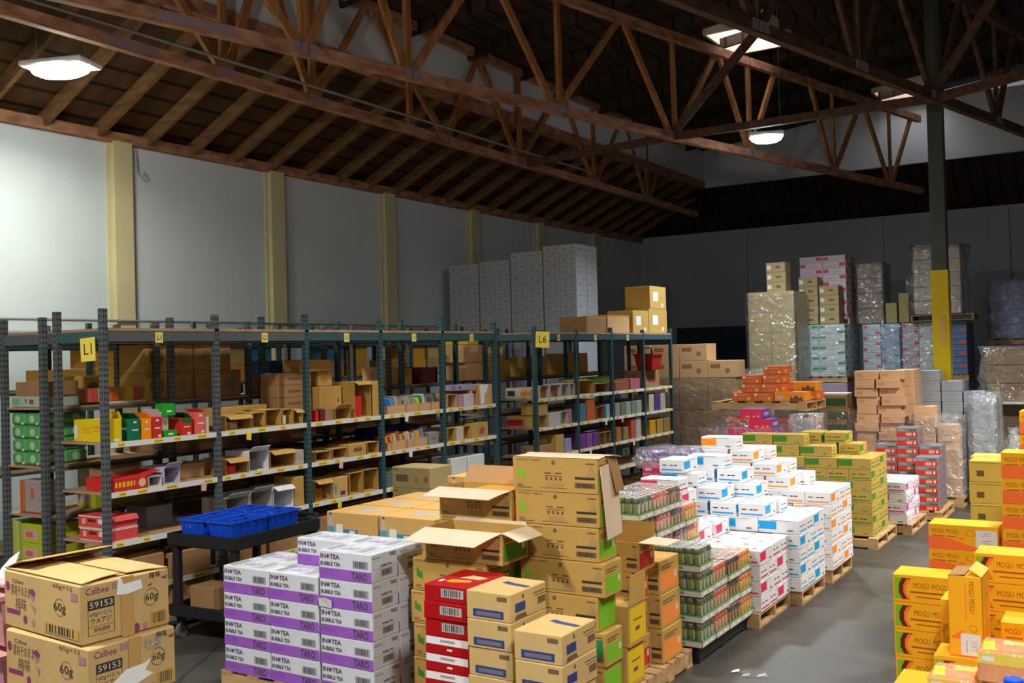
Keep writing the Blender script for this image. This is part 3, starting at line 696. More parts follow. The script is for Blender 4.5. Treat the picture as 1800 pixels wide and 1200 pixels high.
# ------------------------------------------------------------------ foreground: bubble tea cartons
PURPLE, PURPLE_D, PURPLE_L = ink('purple_band', (.30, .10, .50)), ink('purple_dot', (.20, .03, .28)), ink('pale_purple', (.52, .36, .68))
TEAW = mat('tea_carton_white', (.62, .66, .70), .5, noise=.04, scale=4)
DKGREY = ink('dark_grey_ink', (.07, .065, .075))
def tea_deco():
    d = [('f', 0, .0, 1, .385, PURPLE), ('f', .03, .12, .3, .33, ink('purple_patch', (.26, .085, .44))),  # darker purple block inside the band
         ('f', 'text', '*IN', .03, .72, .16, DKGREY, .105), ('f', 'disc', .175, .80, .075, PURPLE_D), ('f', 'text', '*TEA', .215, .72, .16, DKGREY, .19),
         ('f', 'text', '*BUBBLE TEA', .03, .475, .13, DKGREY, .39), ('f', 'text', '*TARO', .63, .075, .25, DKGREY, .29), ('f', 'bars', .655, .47, .94, .74),
         ('r', 'text', 'INOTEA', .06, .80, .07, PURPLE_D, .28), ('r', 'text', '*TARO', .68, .80, .12, DKGREY, .26), ('r', 'text', '*BUBBLE TEA', .36, .50, .07, DKGREY, .4), ('r', 'bars', .36, .16, .78, .4),
         ('r', 0, .455, 1, .462, GREYINK),
         ('t', .235, 0, .245, 1, PURPLE_L), ('t', .60, 0, .61, 1, PURPLE_L), ('t', .86, 0, .87, 1, PURPLE_L)]
    for cx in (.34, .48):
        d.append(('t', 'poly', [(cx - .07, .38), (cx - .02, .46), (cx + .01, .62), (cx + .06, .52), (cx + .07, .4), (cx + .02, .3), (cx - .05, .26)], PURPLE_L))
    for u0 in (.06, .66):
        for q in range(6): d.append(('t', u0 + q * .022, .12, u0 + q * .022 + .012, .82 - (q % 3) * .08, GREYINK))
    return d
TB_W, TB_D, TB_H = .472, .285, .193
TEA = carton('tea_carton', TB_W - .006, TB_D - .006, TB_H - .001, TEAW, tea_deco(), r=.006)
pallet(-5.8, 5.07, -4.33, 5.95, 'wooden pallet under the purple-banded bubble tea cartons', along='x')
COLN = ['left', 'middle', 'right']
for c in range(3):
    xr = -5.765 + (c + 1) * TB_W
    for rI in range(3):
        hmax = [4, 4, 5][c] if rI == 0 else ([4, 5, 5][c] if rI == 1 else [3, 3, 4][c])
        for k in range(hmax):
            vis = rI == 0 or k == hmax - 1 or c == 2 or (k == 4)
            if not vis: continue
            o = put('tea_carton', TEA, TB_W, TB_D, xr + [0, 0, .012][c] + JR.uniform(-.001, .001), 5.075 + rI * TB_D, PZ + k * TB_H,
                f"white taro bubble tea carton with purple band, {ORD[k]} tier, {COLN[c]} column, {['front', 'middle', 'back'][rI]} row", 'carton', 'bubble tea cartons', jit=.0006, turn=.002)
            if (c, rI, k) == (2, 0, 3):
                b = MB(); b.mesh([(-.235, -.146, -.0), (-.115, -.15, -.004), (-.112, -.155, .05), (-.16, -.16, .066), (-.235, -.15, .055)], [(0, 1, 2, 3, 4)], mat('torn_paper', (.6, .63, .66), .8)); f = b.build('torn_flap', o); f['label'] = 'torn pale paper patch on the corner'
# ------------------------------------------------------------------ tall brown cartons with green, red and orange end labels
def jelly_deco(col, flip=False):
    d = [('f', 'text', '#77235 / 08002', .04, .895, .055, BLACK, .3), ('r', .07, .1, .93, .62, col), ('r', .75, .35, .88, .55, KRAFT_PALE), ('r', .1, .7, .6, .74, INK), ('r', .1, .78, .75, .82, INK),
         ('f', 'disc', .49, .86, .065, INK), ('f', 'poly', [(.06, .44), (.06, .68), (.09, .68), (.09, .6), (.14, .58), (.15, .36)], col),
         ('f', .05, .14, .12, .18, INK), ('f', .05, .08, .23, .11, INK), ('f', .33, .1, .65, .115, INK), ('f', .39, .46, .6, .48, INK), ('f', .4, .14, .6, .27, mat('kraft_print', (.42, .27, .11), .8)),
         ('f', .38, .53, .46, .57, INK), ('f', .51, .53, .59, .57, INK), ('f', .74, .4, .97, .47, BLACK), ('f', 'bars', .74, .15, .97, .30, INK), ('f', 'poly', [(.87, .5), (.99, .5), (.94, .78), (.92, .78)], mat('kraft_print', (.42, .27, .11), .8)), ('f', .87, .84, .97, .88, INK)]
    for q in range(4): d.append(('f', .395 + q * .055, .34, .395 + q * .055 + .025, .43, INK))
    return d
JW, JD, JH = .645, .26, .2245
JG = carton('jelly_carton', JW - .004, JD - .004, JH - .002, KRAFT, jelly_deco(LIME), r=.006)
ORL, REDL = ink('orange_label', (.88, .28, .06)), ink('red_label', (.52, .035, .01))
JG2 = carton('jelly_carton', JW - .004, JD - .004, JH - .002, KRAFT, [e for e in jelly_deco(LIME) if e[0] != 'r'] + [('r', .03, .06, .97, .88, LIME)], r=.006)
JG3 = carton('jelly_carton', JW - .004, JD - .004, JH - .002, KRAFT, jelly_deco(LIME) + [('f', .90, .3, .97, .8, ink('deep_green_print', (.02, .25, .08)))], r=.006)
JGD = carton('jelly_carton', .606, .316, JH - .002, KRAFT, jelly_deco(GREENP), r=.006)
JGE = carton('jelly_carton', .606, .296, JH - .002, KRAFT, jelly_deco(GREENP), r=.006)
JR_ = carton('jelly_carton', .34, .27, .238, KRAFT, jelly_deco(REDL), r=.006)
JO = carton('jelly_carton', .34, .36, .245, KRAFT, jelly_deco(ORL), r=.006)
def flap(parent, p, q, drop, mt=KRAFT_PALE, th=.004, bend=0):
    """a hinged lid flap: hinge from p to q, free edge moved by drop"""
    b = MB(); p, q, d = Vector(p), Vector(q), Vector(drop); n = (q - p).cross(d).normalized() * th; ins = (q - p) * .04
    m1, m2 = p + d * .5 + Vector((0, 0, bend)), q + d * .5 + Vector((0, 0, bend))
    rows = [(p, q), (m1 + ins * .5, m2 - ins * .5), (p + d + ins, q + d - ins)]
    for (a, c), (e, f) in zip(rows, rows[1:]):
        b.poly([a, c, f, e], mt); b.poly([a + n, e + n, f + n, c + n], mt)
    a, c = rows[-1]; b.poly([a, c, c + n, a + n], mt)
    for s in (0, 1):
        for r1, r2 in zip(rows, rows[1:]): b.poly([r1[s], r2[s], r2[s] + n, r1[s] + n], mt)
    return b.build('flap', parent)
def open_shell(w, d, h, base, inside=KRAFT_IN, fill=.55):
    def sh(b):
        t = .006
        for x0, y0, x1, y1 in ((-w / 2, -d / 2, w / 2, -d / 2 + t), (-w / 2, d / 2 - t, w / 2, d / 2), (-w / 2, -d / 2 + t, -w / 2 + t, d / 2 - t), (w / 2 - t, -d / 2 + t, w / 2, d / 2 - t)):
            b.box(x0, y0, 0, x1, y1, h, base)
        b.box(-w / 2 + t, -d / 2 + t, 0, w / 2 - t, d / 2 - t, h * fill, inside)
    return sh
BX0, BY0 = -2.98, 5.755
pallet(-4.3, 5.36, -2.93, 6.29, 'wooden pallet under the tall brown cartons and the shorter stack')
pallet(-4.3, 6.31, -2.93, 7.12, 'wooden pallet under red and orange label cartons, its corner out in the aisle')
for k, (dx, me) in enumerate(((.0, JG2), (.015, JG3), (-.03, JG2), (.025, JG), (-.01, JG), (-.005, JG))):
    put('jelly_carton', me, JW, JD, BX0 + dx, BY0, PZ + k * JH, f"long brown carton with green end label, {ORD[k]} of the tallest stack", 'carton', 'brown cartons with green end labels', jit=.002, turn=.006)
top = put('jelly_carton', carton('jelly_carton_open', JW, JD, JH, KRAFT, jelly_deco(LIME), shell=open_shell(JW, JD, JH, KRAFT, fill=.3)), JW, JD, BX0 - .01, BY0, PZ + 6 * JH, 'opened brown carton on the very top of the tallest stack, flap hanging down its side', 'carton', 'brown cartons with green end labels', jit=0, turn=0)
hw, hd = JW / 2, JD / 2
flap(top, (-hw, -hd, JH), (hw + .01, -hd, JH), (.01, hd * 1.0, .006)); flap(top, (-hw, hd, JH), (hw + .05, hd, JH), (0, -hd * .98, .014), bend=.006)
flap(top, (hw + .004, hd, JH - .005), (hw + .004, -.0, JH - .005), (.06, -.0, -.22), KRAFT_DARK, bend=.02); flap(top, (hw + .012, .11, JH - .03), (hw + .014, -.125, JH - .05), (.045, -.01, -.47), KRAFT_PALE, bend=.03)
# shorter stack on the left: closed ones below, two opened on top
for k in range(4):
    put('jelly_carton', JGD, .61, .32, -3.65 + [-.01, 0, -.02, 0][k], 5.41, PZ + k * JH, f"long brown carton, {ORD[k]} of the shorter stack behind the red boxes", 'carton', 'brown cartons with green end labels', jit=.002, turn=.006)
o = put('jelly_carton', carton('jelly_carton_open', .62, .32, .212, KRAFT, jelly_deco(GREENP), shell=open_shell(.62, .32, .212, KRAFT, fill=.35)), .62, .32, -3.52, 5.415, PZ + 4 * JH + .002, 'opened brown carton with dark green end label and spread pale flaps', 'carton', 'brown cartons with green end labels', jit=0, turn=0)
flap(o, (-.31, -.16, .212), (.31, -.16, .212), (-.08, -.17, -.07), bend=.004); flap(o, (.31, -.16, .212), (.31, .16, .212), (.17, -.07, -.035), bend=.002); flap(o, (.31, .16, .212), (-.31, .16, .212), (0, .02, .02))
for k in range(5):
    put('jelly_carton', JGE, .61, .30, -3.665 + [0, -.01, .005, 0, 0][k], 5.76, PZ + k * JH, f"long brown carton, {ORD[k]} of the stack behind the spread-flap carton", 'carton', 'brown cartons with green end labels', jit=.001, turn=.003)
o = put('jelly_carton', carton('jelly_carton_open', .61, .30, .212, KRAFT, jelly_deco(ORL), shell=open_shell(.61, .30, .212, KRAFT, fill=.5)), .61, .30, -3.66, 5.76, PZ + 5 * JH + .002, 'opened brown carton with orange mark, lid flaps up, beside the tallest stack', 'carton', 'brown cartons with green end labels', jit=0, turn=0)
flap(o, (-.305, -.15, .212), (.305, -.15, .212), (-.05, -.17, -.045), bend=.003); flap(o, (.305, .15, .212), (-.305, .15, .212), (0, .06, .12), KRAFT_TAN)
b = MB(); b.rbox(-.05, -.11, .108, .27, .11, .205, .01, ORANGE); c = b.build('orange_pouch', o); c['label'] = 'orange packets inside the open carton'
# right-hand neighbours with red, orange and yellow ends
for k in range(3):
    put('jelly_carton', JR_, .34, .27, -3.04 + [0, -.015, -.005][k], 6.34, PZ + k * .24, f"brown carton with red end label, {ORD[k]} between yellow and orange label cartons", 'carton', 'brown cartons with red end labels', jit=.001, turn=.008)
o = put('jelly_carton', carton('jelly_carton_open', .36, .27, .21, KRAFT, jelly_deco(REDL), shell=open_shell(.36, .27, .21, KRAFT, fill=.4)), .36, .27, -2.99, 6.34, PZ + 3 * .24, 'opened brown carton with red end label and raised flap', 'carton', 'brown cartons with red end labels', jit=0, turn=.0)
flap(o, (.18, -.13, .21), (.18, .13, .21), (.2, .03, -.01)); flap(o, (.18, .135, .21), (-.18, .135, .21), (0, .03, .10), KRAFT)
for k in range(3):
    put('jelly_carton', JO, .34, .36, -2.965 + [0, -.01, -.015][k], 6.66, PZ + k * .247, f"brown carton with orange end label, {ORD[k]} of three beside the drink trays", 'carton', 'brown cartons with orange end labels', jit=.001, turn=.008)
YELB = ink('yellow_carton_label', (.78, .52, .01))
JY = carton('jelly_carton', .34, .27, .28, KRAFT, [('r', .06, .12, .94, .92, YELB), ('r', .25, .6, .75, .64, INK), ('r', .35, .35, .6, .45, INK)], r=.006)
put('jelly_carton', JY, .34, .27, -2.95, 6.04, PZ, 'brown carton with yellow end label, lower one at the pallet edge', 'carton', 'brown cartons with yellow end labels', jit=.001)
o = put('jelly_carton', JY, .34, .27, -2.93, 6.04, PZ + .281, 'brown carton with yellow end label and flap standing up, upper one', 'carton', 'brown cartons with yellow end labels', jit=.001)
flap(o, (.172, -.14, .28), (.172, .12, .28), (.0, .02, .2), KRAFT)
# ------------------------------------------------------------------ red boxes and blue-label boxes in front
RED = mat('red_board', (.42, .005, .008), .4, noise=.08, scale=4)
SILVER = mat('silver_label', (.5, .5, .5), .4, metal=.2)
RB = carton('red_box', .33, .44, .105, RED, [('f', 'bars', .38, .32, .88, .82, SILVER), ('t', 'poly', [(.25, .25), (.4, .2), (.78, .3), (.7, .42), (.3, .38)], ORANGE), ('t', 'poly', [(.35, .5), (.8, .48), (.9, .62), (.5, .7)], ink('cream_print', (.7, .5, .25))), ('t', .12, .2, .2, .32, PAPER)], r=.004)
RB2 = carton('red_box', .33, .44, .105, RED, [('f', .02, .55, .98, .98, PAPER), ('f', .35, .7, .68, .85, GREYINK), ('f', .5, .25, .62, .36, PAPER)], r=.004)
for k in range(9):
    put('red_box', RB if k > 5 else RB2, .33, .44, -3.44, 4.9, .05 + k * .106, f"flat red box {'with silver barcode' if k > 5 else 'with white strip'}, {ORD[k]} of the red column", 'box', 'flat red boxes', jit=.006, turn=.02)
NAVY = ink('navy_label', (.03, .05, .20))
BLB = carton('snack_carton', .31, .40, .165, mat('pale_kraft', (.60, .41, .16), .75, noise=.08, scale=5),
    [('f', .15, .1, .84, .38, NAVY), ('f', .22, .16, .78, .30, ink('navy_print', (.16, .15, .2))), ('f', .7, .72, .92, .88, INK), ('r', .12, .3, .4, .62, NAVY), ('r', 'poly', [(.1, .05), (.45, .05), (.4, .22), (.14, .22)], INK), ('r', .62, .72, .97, .76, INK), ('r', .75, .3, .97, .55, INK), ('r', .66, .62, .97, .65, INK), ('r', 'disc', .34, .8, .08, BLACK, .6),
     ('t', 'poly', [(.3, .62), (.5, .55), (.95, .5), (.97, .6), (.55, .66), (.35, .72)], NAVY)], r=.005)
for k in range(6):
    put('snack_carton', BLB, .31, .40, -3.09, 4.83, .02 + k * .166, f"pale brown carton with navy label, {ORD[k]} of the taller column beside red boxes", 'carton', 'navy-label cartons', jit=.004, turn=.012)
for k in range(5):
    put('snack_carton', BLB, .31, .40, -2.71, 4.74, .02 + k * .166, f"pale brown carton with navy label, {ORD[k]} of the shorter front column", 'carton', 'navy-label cartons', jit=.004, turn=.012)
# ------------------------------------------------------------------ water cartons behind the bubble tea
WB = carton('water_carton', .56, .40, .24, mat('orange_kraft', (.64, .38, .12), .7, noise=.08, scale=4),
    [('f', 'poly', [(.02, .05), (.02, .55), (.06, .8), (.06, .93), (.1, .93), (.1, .8), (.15, .55), (.15, .05)], ink('bottle_pale', (.55, .45, .32))), ('f', .02, .12, .15, .5, ink('bottle_blue', (.10, .33, .50))), ('f', .055, .88, .105, .97, ink('cap_blue', (.03, .14, .42))),
     ('f', .19, .2, .32, .58, PAPER), ('f', .33, .12, .62, .42, ink('wave_blue', (.06, .24, .42))), ('f', .45, .2, .56, .38, PAPER), ('f', .66, .1, .98, .3, mat('kraft_print', (.42, .27, .11), .8)),
     ('t', 'poly', [(.35, .3), (.6, .25), (.85, .45), (.8, .6), (.5, .5)], ink('pale_blue_print', (.40, .45, .50))), ('t', .3, .62, .5, .72, ink('pale_blue_print', (.40, .45, .50)))], r=.005)
# ---- the sight line helper: where a direction seen from the doorway meets a known plane of the room
def _ray(px, py): return FW * 1748.64 + RT * (px - 900) + UP * (600 - py)
def onZ(px, py, z): d = _ray(px, py); return EYE + d * ((z - EYE.z) / d.z)
def onX(px, py, x): d = _ray(px, py); return EYE + d * (x / d.x)
def onY(px, py, y): d = _ray(px, py); return EYE + d * (y / d.y)
WD, WDD, WHH = .575, .43, .242
WBM = WB
for rI in range(3):
    for c in range(2):
        for k in range(4):
            put('water_carton', WBM, WD, WDD, -4.765 - (1 - c) * (WD + .006), 6.34 + rI * (WDD + .006), .13 + k * (WHH + .001),
                f"tan bottled-water carton, {ORD[k]} tier, {['left', 'right'][c]} column, {['front', 'second', 'third'][rI]} row behind the bubble tea", 'carton', 'bottled water cartons', jit=.001, turn=.004)
pallet(-5.95, 6.36, -4.77, 7.6, 'wooden pallet under the tan bottled-water cartons')
PB = carton('water_carton', .5, .4, .22, mat('orange_kraft', (.64, .38, .12), .7, noise=.08, scale=4), [('f', .03, .1, .26, .72, ink('plum_print', (.22, .05, .12))), ('f', 'poly', [(.08, .7), (.2, .7), (.17, .9), (.11, .9)], ink('bottle_pale', (.55, .45, .32))), ('f', .115, .88, .165, .97, ink('cap_blue', (.03, .14, .42))), ('t', .2, .3, .7, .6, ink('pale_pink_print', (.62, .42, .36)))], r=.005)
put('water_carton', PB, .5, .4, -4.78, 7.25, .13 + 4 * .243, 'tan carton with plum bottle picture lying on the bottled-water cartons', 'carton', jit=.001, turn=.004)
OLV = carton('plain_carton', .5, .4, .22, mat('olive_kraft', (.42, .33, .14), .8, noise=.1, scale=4), [('f', .03, .84, .16, .9, INK), ('f', .1, .32, .42, .65, INK), ('f', .62, .3, .66, .5, INK), ('f', 'disc', .9, .45, .14, ink('rust_print', (.40, .13, .05))), ('t', .3, .35, .8, .65, ink('faint_pink_print', (.55, .33, .22)))], r=.005)
for k in range(5):
    put('plain_carton', OLV, .5, .4, -6.27, 8.3, .13 + k * .221, f"olive-brown carton with dark label, {ORD[k]} of the column near the rack", 'carton', 'olive cartons by the rack', jit=.001, turn=.01)
pallet(-6.8, 8.25, -6.2, 8.75, 'small wooden pallet under the olive-brown cartons by the rack')
# ------------------------------------------------------------------ worn snack cartons at lower left
PLUM = ink('plum_ink', (.24, .035, .13)); PLUMP = ink('pale_plum_ink', (.42, .20, .20))
def snack_deco(taped):
    d = [('f', 'text', 'Calbee', .12, .80, .07, BLACK, .15), ('f', 'disc', .055, .72, .085, PLUM, .85), ('f', 'disc', .39, .66, .11, PLUMP, .8), ('f', 'poly', [(.34, .70), (.39, .77), (.435, .70), (.41, .62)], PLUM),
         ('f', 'text', '素材そのまま', .10, .60, .15, INK, .26), ('f', 'text', '梅味', .16, .36, .17, INK, .15), ('f', .04, .25, .22, .33, PLUM), ('f', 'disc', .29, .20, .075, PLUM, .85), ('f', 'disc', .40, .17, .06, PLUMP, .85), ('f', 'poly', [(.36, .5), (.43, .45), (.42, .33), (.39, .42)], PLUMP),
         ('f', 'text', '60g×12', .66, .88, .07, INK, .24), ('f', .88, .72, .96, .85, PLUMP), ('f', 'ring', .74, .56, .15, INK, 1.1), ('f', 'text', '60g', .665, .50, .14, BLACK, .15), ('f', 'bars', .54, .08, .97, .26, KRAFT),
         ('r', 'text', 'Calbee', .05, .82, .11, PLUM, .25), ('r', .34, .84, .46, .95, PLUMP), ('r', .07, .56, .36, .72, BLACK), ('r', 'text', '59153', .09, .59, .10, KRAFT_PALE, .25), ('r', .07, .28, .36, .285, INK), ('r', .07, .14, .36, .145, INK), ('r', .07, .14, .075, .56, INK), ('r', .355, .14, .36, .56, INK),
         ('r', 'text', '60g×12入', .09, .46, .06, INK, .24), ('r', 'text', 'ウメアジ', .10, .33, .08, BLACK, .22), ('r', 'text', '賞味期限', .13, .19, .055, INK, .18),
         ('r', 'ring', .78, .56, .15, INK, .95), ('r', 'text', '60g', .71, .51, .12, BLACK, .15), ('r', 'bars', .77, .06, .97, .30, KRAFT), ('r', 'text', '梅味', .76, .88, .09, BLACK, .13), ('r', 'disc', .60, .09, .08, PLUM, .8), ('r', 'disc', .71, .09, .06, PLUMP, .8), ('r', 'poly', [(.9, .86), (.98, .88), (.96, .82)], PLUM), ('r', 'poly', [(.74, .78), (.80, .8), (.77, .75)], PLUM),
         ('t', .08, .22, .3, .26, INK), ('t', .05, .44, .96, .56, TAPE)]
    if taped: d += [('r', .43, .0, .58, 1, TAPE), ('r', 'poly', [(.40, .98), (.44, .98), (.46, .88), (.66, .9), (.68, .74), (.5, .70), (.38, .72)], PAPER)]
    else: d += [('r', .43, .5, .58, 1, TAPE), ('r', 'poly', [(.2, .05), (.26, .36), (.4, .5), (.62, .52), (.7, .58), (.62, .40), (.72, .3), (.5, .2), (.48, 0), (.25, 0)], PAPER), ('r', 'text', 'Bd 50', .62, .82, .09, GREYINK, .2), ('r', 'text', '7|1x22', .62, .72, .08, GREYINK, .2)]
    return d
KR2 = mat('worn_kraft', (.56, .37, .15), .75, noise=.16, scale=3, bump=.15)
SW, SD, SH = .685, .44, .27
n5 = ['bottom', 'second', 'third', 'fourth', 'top']
for k in range(5):
    me = carton('snack_carton', SW, SD, SH - .003, KR2, snack_deco(k == 4), r=.008)
    rz = [-.05, -.03, -.06, -.045, -.085][k]; cx = -3.925 - SW / 2 + [.0, .01, .0, .045, -.0][k]; cy = 2.66 + SD / 2 + [.0, -.01, 0, .03, .045][k]
    o = link('snack_carton', me, (cx, cy, .09 + k * SH), rz)
    tag(o, uniq({4: 'worn brown snack carton with lifted lid flap on top at lower left', 3: 'worn brown snack carton with big white torn patch, under the flapped one'}.get(k, f"worn brown snack carton, {n5[k]} of the lower left stack")), 'carton', 'worn snack cartons')
    if k == 4:
        f = flap(o, (-.345, -.215, SH + .002), (-.345, .235, SH + .002), (.22, .0, .055), KRAFT, bend=.012); f['label'] = 'lifted lid flap'
        flap(o, (-.33, -.215, SH), (.34, -.215, SH), (.0, .2, .010), KR2, bend=.004); flap(o, (-.1, .215, SH), (.34, .215, SH), (.0, -.2, .010), KR2, bend=.004)
b = MB(); b.box(-4.72, 2.55, 0, -3.9, 3.2, .088, PALLET); o = b.build('low_platform'); tag(o, uniq('low wooden board under the worn snack cartons'), 'board')
# pink tub and white sheet at the very left edge
PKP = mat('pink_plastic', (.66, .30, .30), .35, spec=.5)
t = empty('plastic_tub', (-5.27, 3.22, 0), -.1); tag(t, uniq('stack of pink plastic tubs at the left edge beside snack cartons'), 'tub')
for k in range(4):
    b = MB(); z = k * .31; W = .22; w2 = .19
    vs = [(-w2, -w2, z), (w2, -w2, z), (w2, w2, z), (-w2, w2, z), (-W, -W, z + .27), (W, -W, z + .27), (W, W, z + .27), (-W, W, z + .27)]
    b.mesh(vs, [(0, 3, 2, 1), (0, 1, 5, 4), (1, 2, 6, 5), (2, 3, 7, 6), (3, 0, 4, 7)], PKP)
    b.box(-W - .02, -W - .02, z + .25, W + .02, W + .02, z + .275, PKP)
    b.rbox(-W + .03, -W - .025, z + .09, -.02, -W + .01, z + .2, .008, mat('pink_label', (.5, .1, .14), .4)); b.build('tub', t)
b = MB(); b.rbox(-.2, -.2, 1.24, .2, .2, 1.262, .005, PKP); b.build('lid', t)
b = MB(); q = [(-.06, 0, 0), (.03, .01, .0), (.065, .0, .075), (.05, .015, .15), (.0, .005, .11), (-.05, .0, .05)]
b.poly(q, PAPER); b.poly([(x, y + .003, z) for x, y, z in q][::-1], PAPER)
o = b.build('paper_sheet'); o.location = (-5.21, 3.08, 1.264); o.rotation_euler = (-.3, 0, 0); tag(o, uniq('curled white paper sheet lying on the pink tubs'), 'paper')
# ------------------------------------------------------------------ utility cart with blue baskets
CT = .92
t = empty('utility_cart', (-6.86, 6.32, 0), .06); tag(t, uniq('black two-shelf utility cart on casters beside the rack'), 'cart')
def trayshape(z, hh):
    b = MB(); W, D = .395, .55
    b.rbox(-W, -D, z - hh, W, D, z - hh + .03, .01, BLKP)
    for x0, y0, x1, y1 in ((-W, -D, W, -D + .03), (-W, D - .03, W, D), (-W, -D + .03, -W + .03, D - .03), (W - .03, -D + .03, W, D - .03)): b.box(x0, y0, z - hh + .02, x1, y1, z, BLKP)
    return b
trayshape(CT, .11).build('top_shelf', t); trayshape(.30, .10).build('bottom_shelf', t)
for sx in (-1, 1):
    for sy in (-1, 1):
        b = MB(); b.rbox(sx * .34 - .035, sy * .49 - .035, .19, sx * .34 + .035, sy * .49 + .035, CT - .1, .012, BLKP); b.build('post', t)
        b = MB(); b.tube([(sx * .33 - .018, sy * .47, .062), (sx * .33 + .018, sy * .47, .062)], .062, mat('grey_rubber', (.13, .13, .13), .6), n=16); cw = b.build('caster', t)
        c = MB(); c.box(sx * .33 - .028, sy * .47 - .03, .06, sx * .33 - .02, sy * .47 + .03, .2, DARKSTEEL); c.box(sx * .33 + .02, sy * .47 - .03, .06, sx * .33 + .028, sy * .47 + .03, .2, DARKSTEEL); c.build('fork', cw)
b = MB(); b.tube([(-.3, .55, CT - .03), (-.3, .64, CT + .02), (.3, .64, CT + .02), (.3, .55, CT - .03)], .016, BLKP); b.build('handle', t)
BLUEP = mat('blue_plastic', (.004, .075, .60), .38, spec=.5)
def basket_mesh():
    b = MB(); L, W, h = .20, .14, .19; l, w_ = .175, .118
    def side(p0, p1, q0, q1):        # bottom edge p0-p1, top edge q0-q1
        p0, p1, q0, q1 = map(Vector, (p0, p1, q0, q1)); n = (p1 - p0).cross(q0 - p0).normalized() * .004
        def pt(u, v): return (p0.lerp(p1, u)).lerp(q0.lerp(q1, u), v)
        def quad(u0, v0, u1, v1):
            a = [pt(u0, v0), pt(u1, v0), pt(u1, v1), pt(u0, v1)]; c = [x - n for x in a]
            b.poly(a, BLUEP); b.poly(c[::-1], BLUEP)
            for i in range(4): b.poly([a[i], c[i], c[(i + 1) % 4], a[(i + 1) % 4]], BLUEP)
        quad(0, 0, 1, .5); quad(0, .85, 1, 1); quad(0, .5, .12, .85); quad(.88, .5, 1, .85); quad(.42, .5, .58, .85)
        for a, c in ((.12, .42), (.58, .88)):
            m = 6
            for i in range(1, m): u = a + (c - a) * i / m; quad(u - .012, .5, u + .012, .85)
    B = [(-l, -w_, 0), (l, -w_, 0), (l, w_, 0), (-l, w_, 0)]; T = [(-L, -W, h), (L, -W, h), (L, W, h), (-L, W, h)]
    for i in range(4): j = (i + 1) % 4; side(B[i], B[j], T[i], T[j])
    b.box(-l, -w_, 0, l, w_, .004, BLUEP)
    for x0, y0, x1, y1 in ((-L - .014, -W - .014, L + .014, -W), (-L - .014, W, L + .014, W + .014), (-L - .014, -W, -L, W), (L, -W, L + .014, W)): b.box(x0, y0, h - .012, x1, y1, h + .006, BLUEP)
    return b.data('basket_body')
BKM = basket_mesh()
def basket(x, y, z, rz, label):
    o = empty('shopping_basket', (x, y, z), rz); tag(o, uniq(label), 'basket', 'blue shopping baskets')
    link('basket_body', BKM, parent=o)
    for s in (-1, 1):
        b = MB(); b.tube([(-.17, s * .15, .195), (-.165, s * .07, .203), (.165, s * .07, .203), (.17, s * .15, .195)], .006, BLUEP, n=6); b.build('handle', o)
    return o
bz = CT - .077
def on_cart(x, y): return (-6.86 + x * math.cos(.06) - y * math.sin(.06), 6.32 + x * math.sin(.06) + y * math.cos(.06))
for (x, y, l_) in ((-.168, -.285, 'blue shopping basket at the near left corner of the cart'), (.168, -.285, 'blue shopping basket at the near right corner of the cart'), (-.168, .165, 'blue shopping basket second back on the left of the cart'), (.168, .165, 'blue shopping basket second back on the right of the cart')):
    basket(*on_cart(x, y), bz, .06 + math.pi / 2, l_)
b = MB(); b.rbox(-.14, -.07, 0, .14, .07, .03, .003, PAPER); o = b.build('paper_pad'); o.location = (*on_cart(.1, .435), bz); o.rotation_euler = (0, 0, .1); tag(o, uniq('white paper pad at the far end of the cart'), 'paper')
for k, (x, y, hh) in enumerate(((-7.0, 6.05, .2), (-6.72, 6.36, .28), (-7.0, 6.62, .22))):
    put('plain_carton', carton('plain_carton', .3, .26, hh, KRAFT_DARK, [('f', .1, .5, .9, .8, GREENP)] if k == 1 else []), .3, .26, x + .15, y - .13, .232, f"dark brown carton on the lower shelf of the cart, {['near', 'right', 'far'][k]} one", 'carton', jit=0, turn=0)
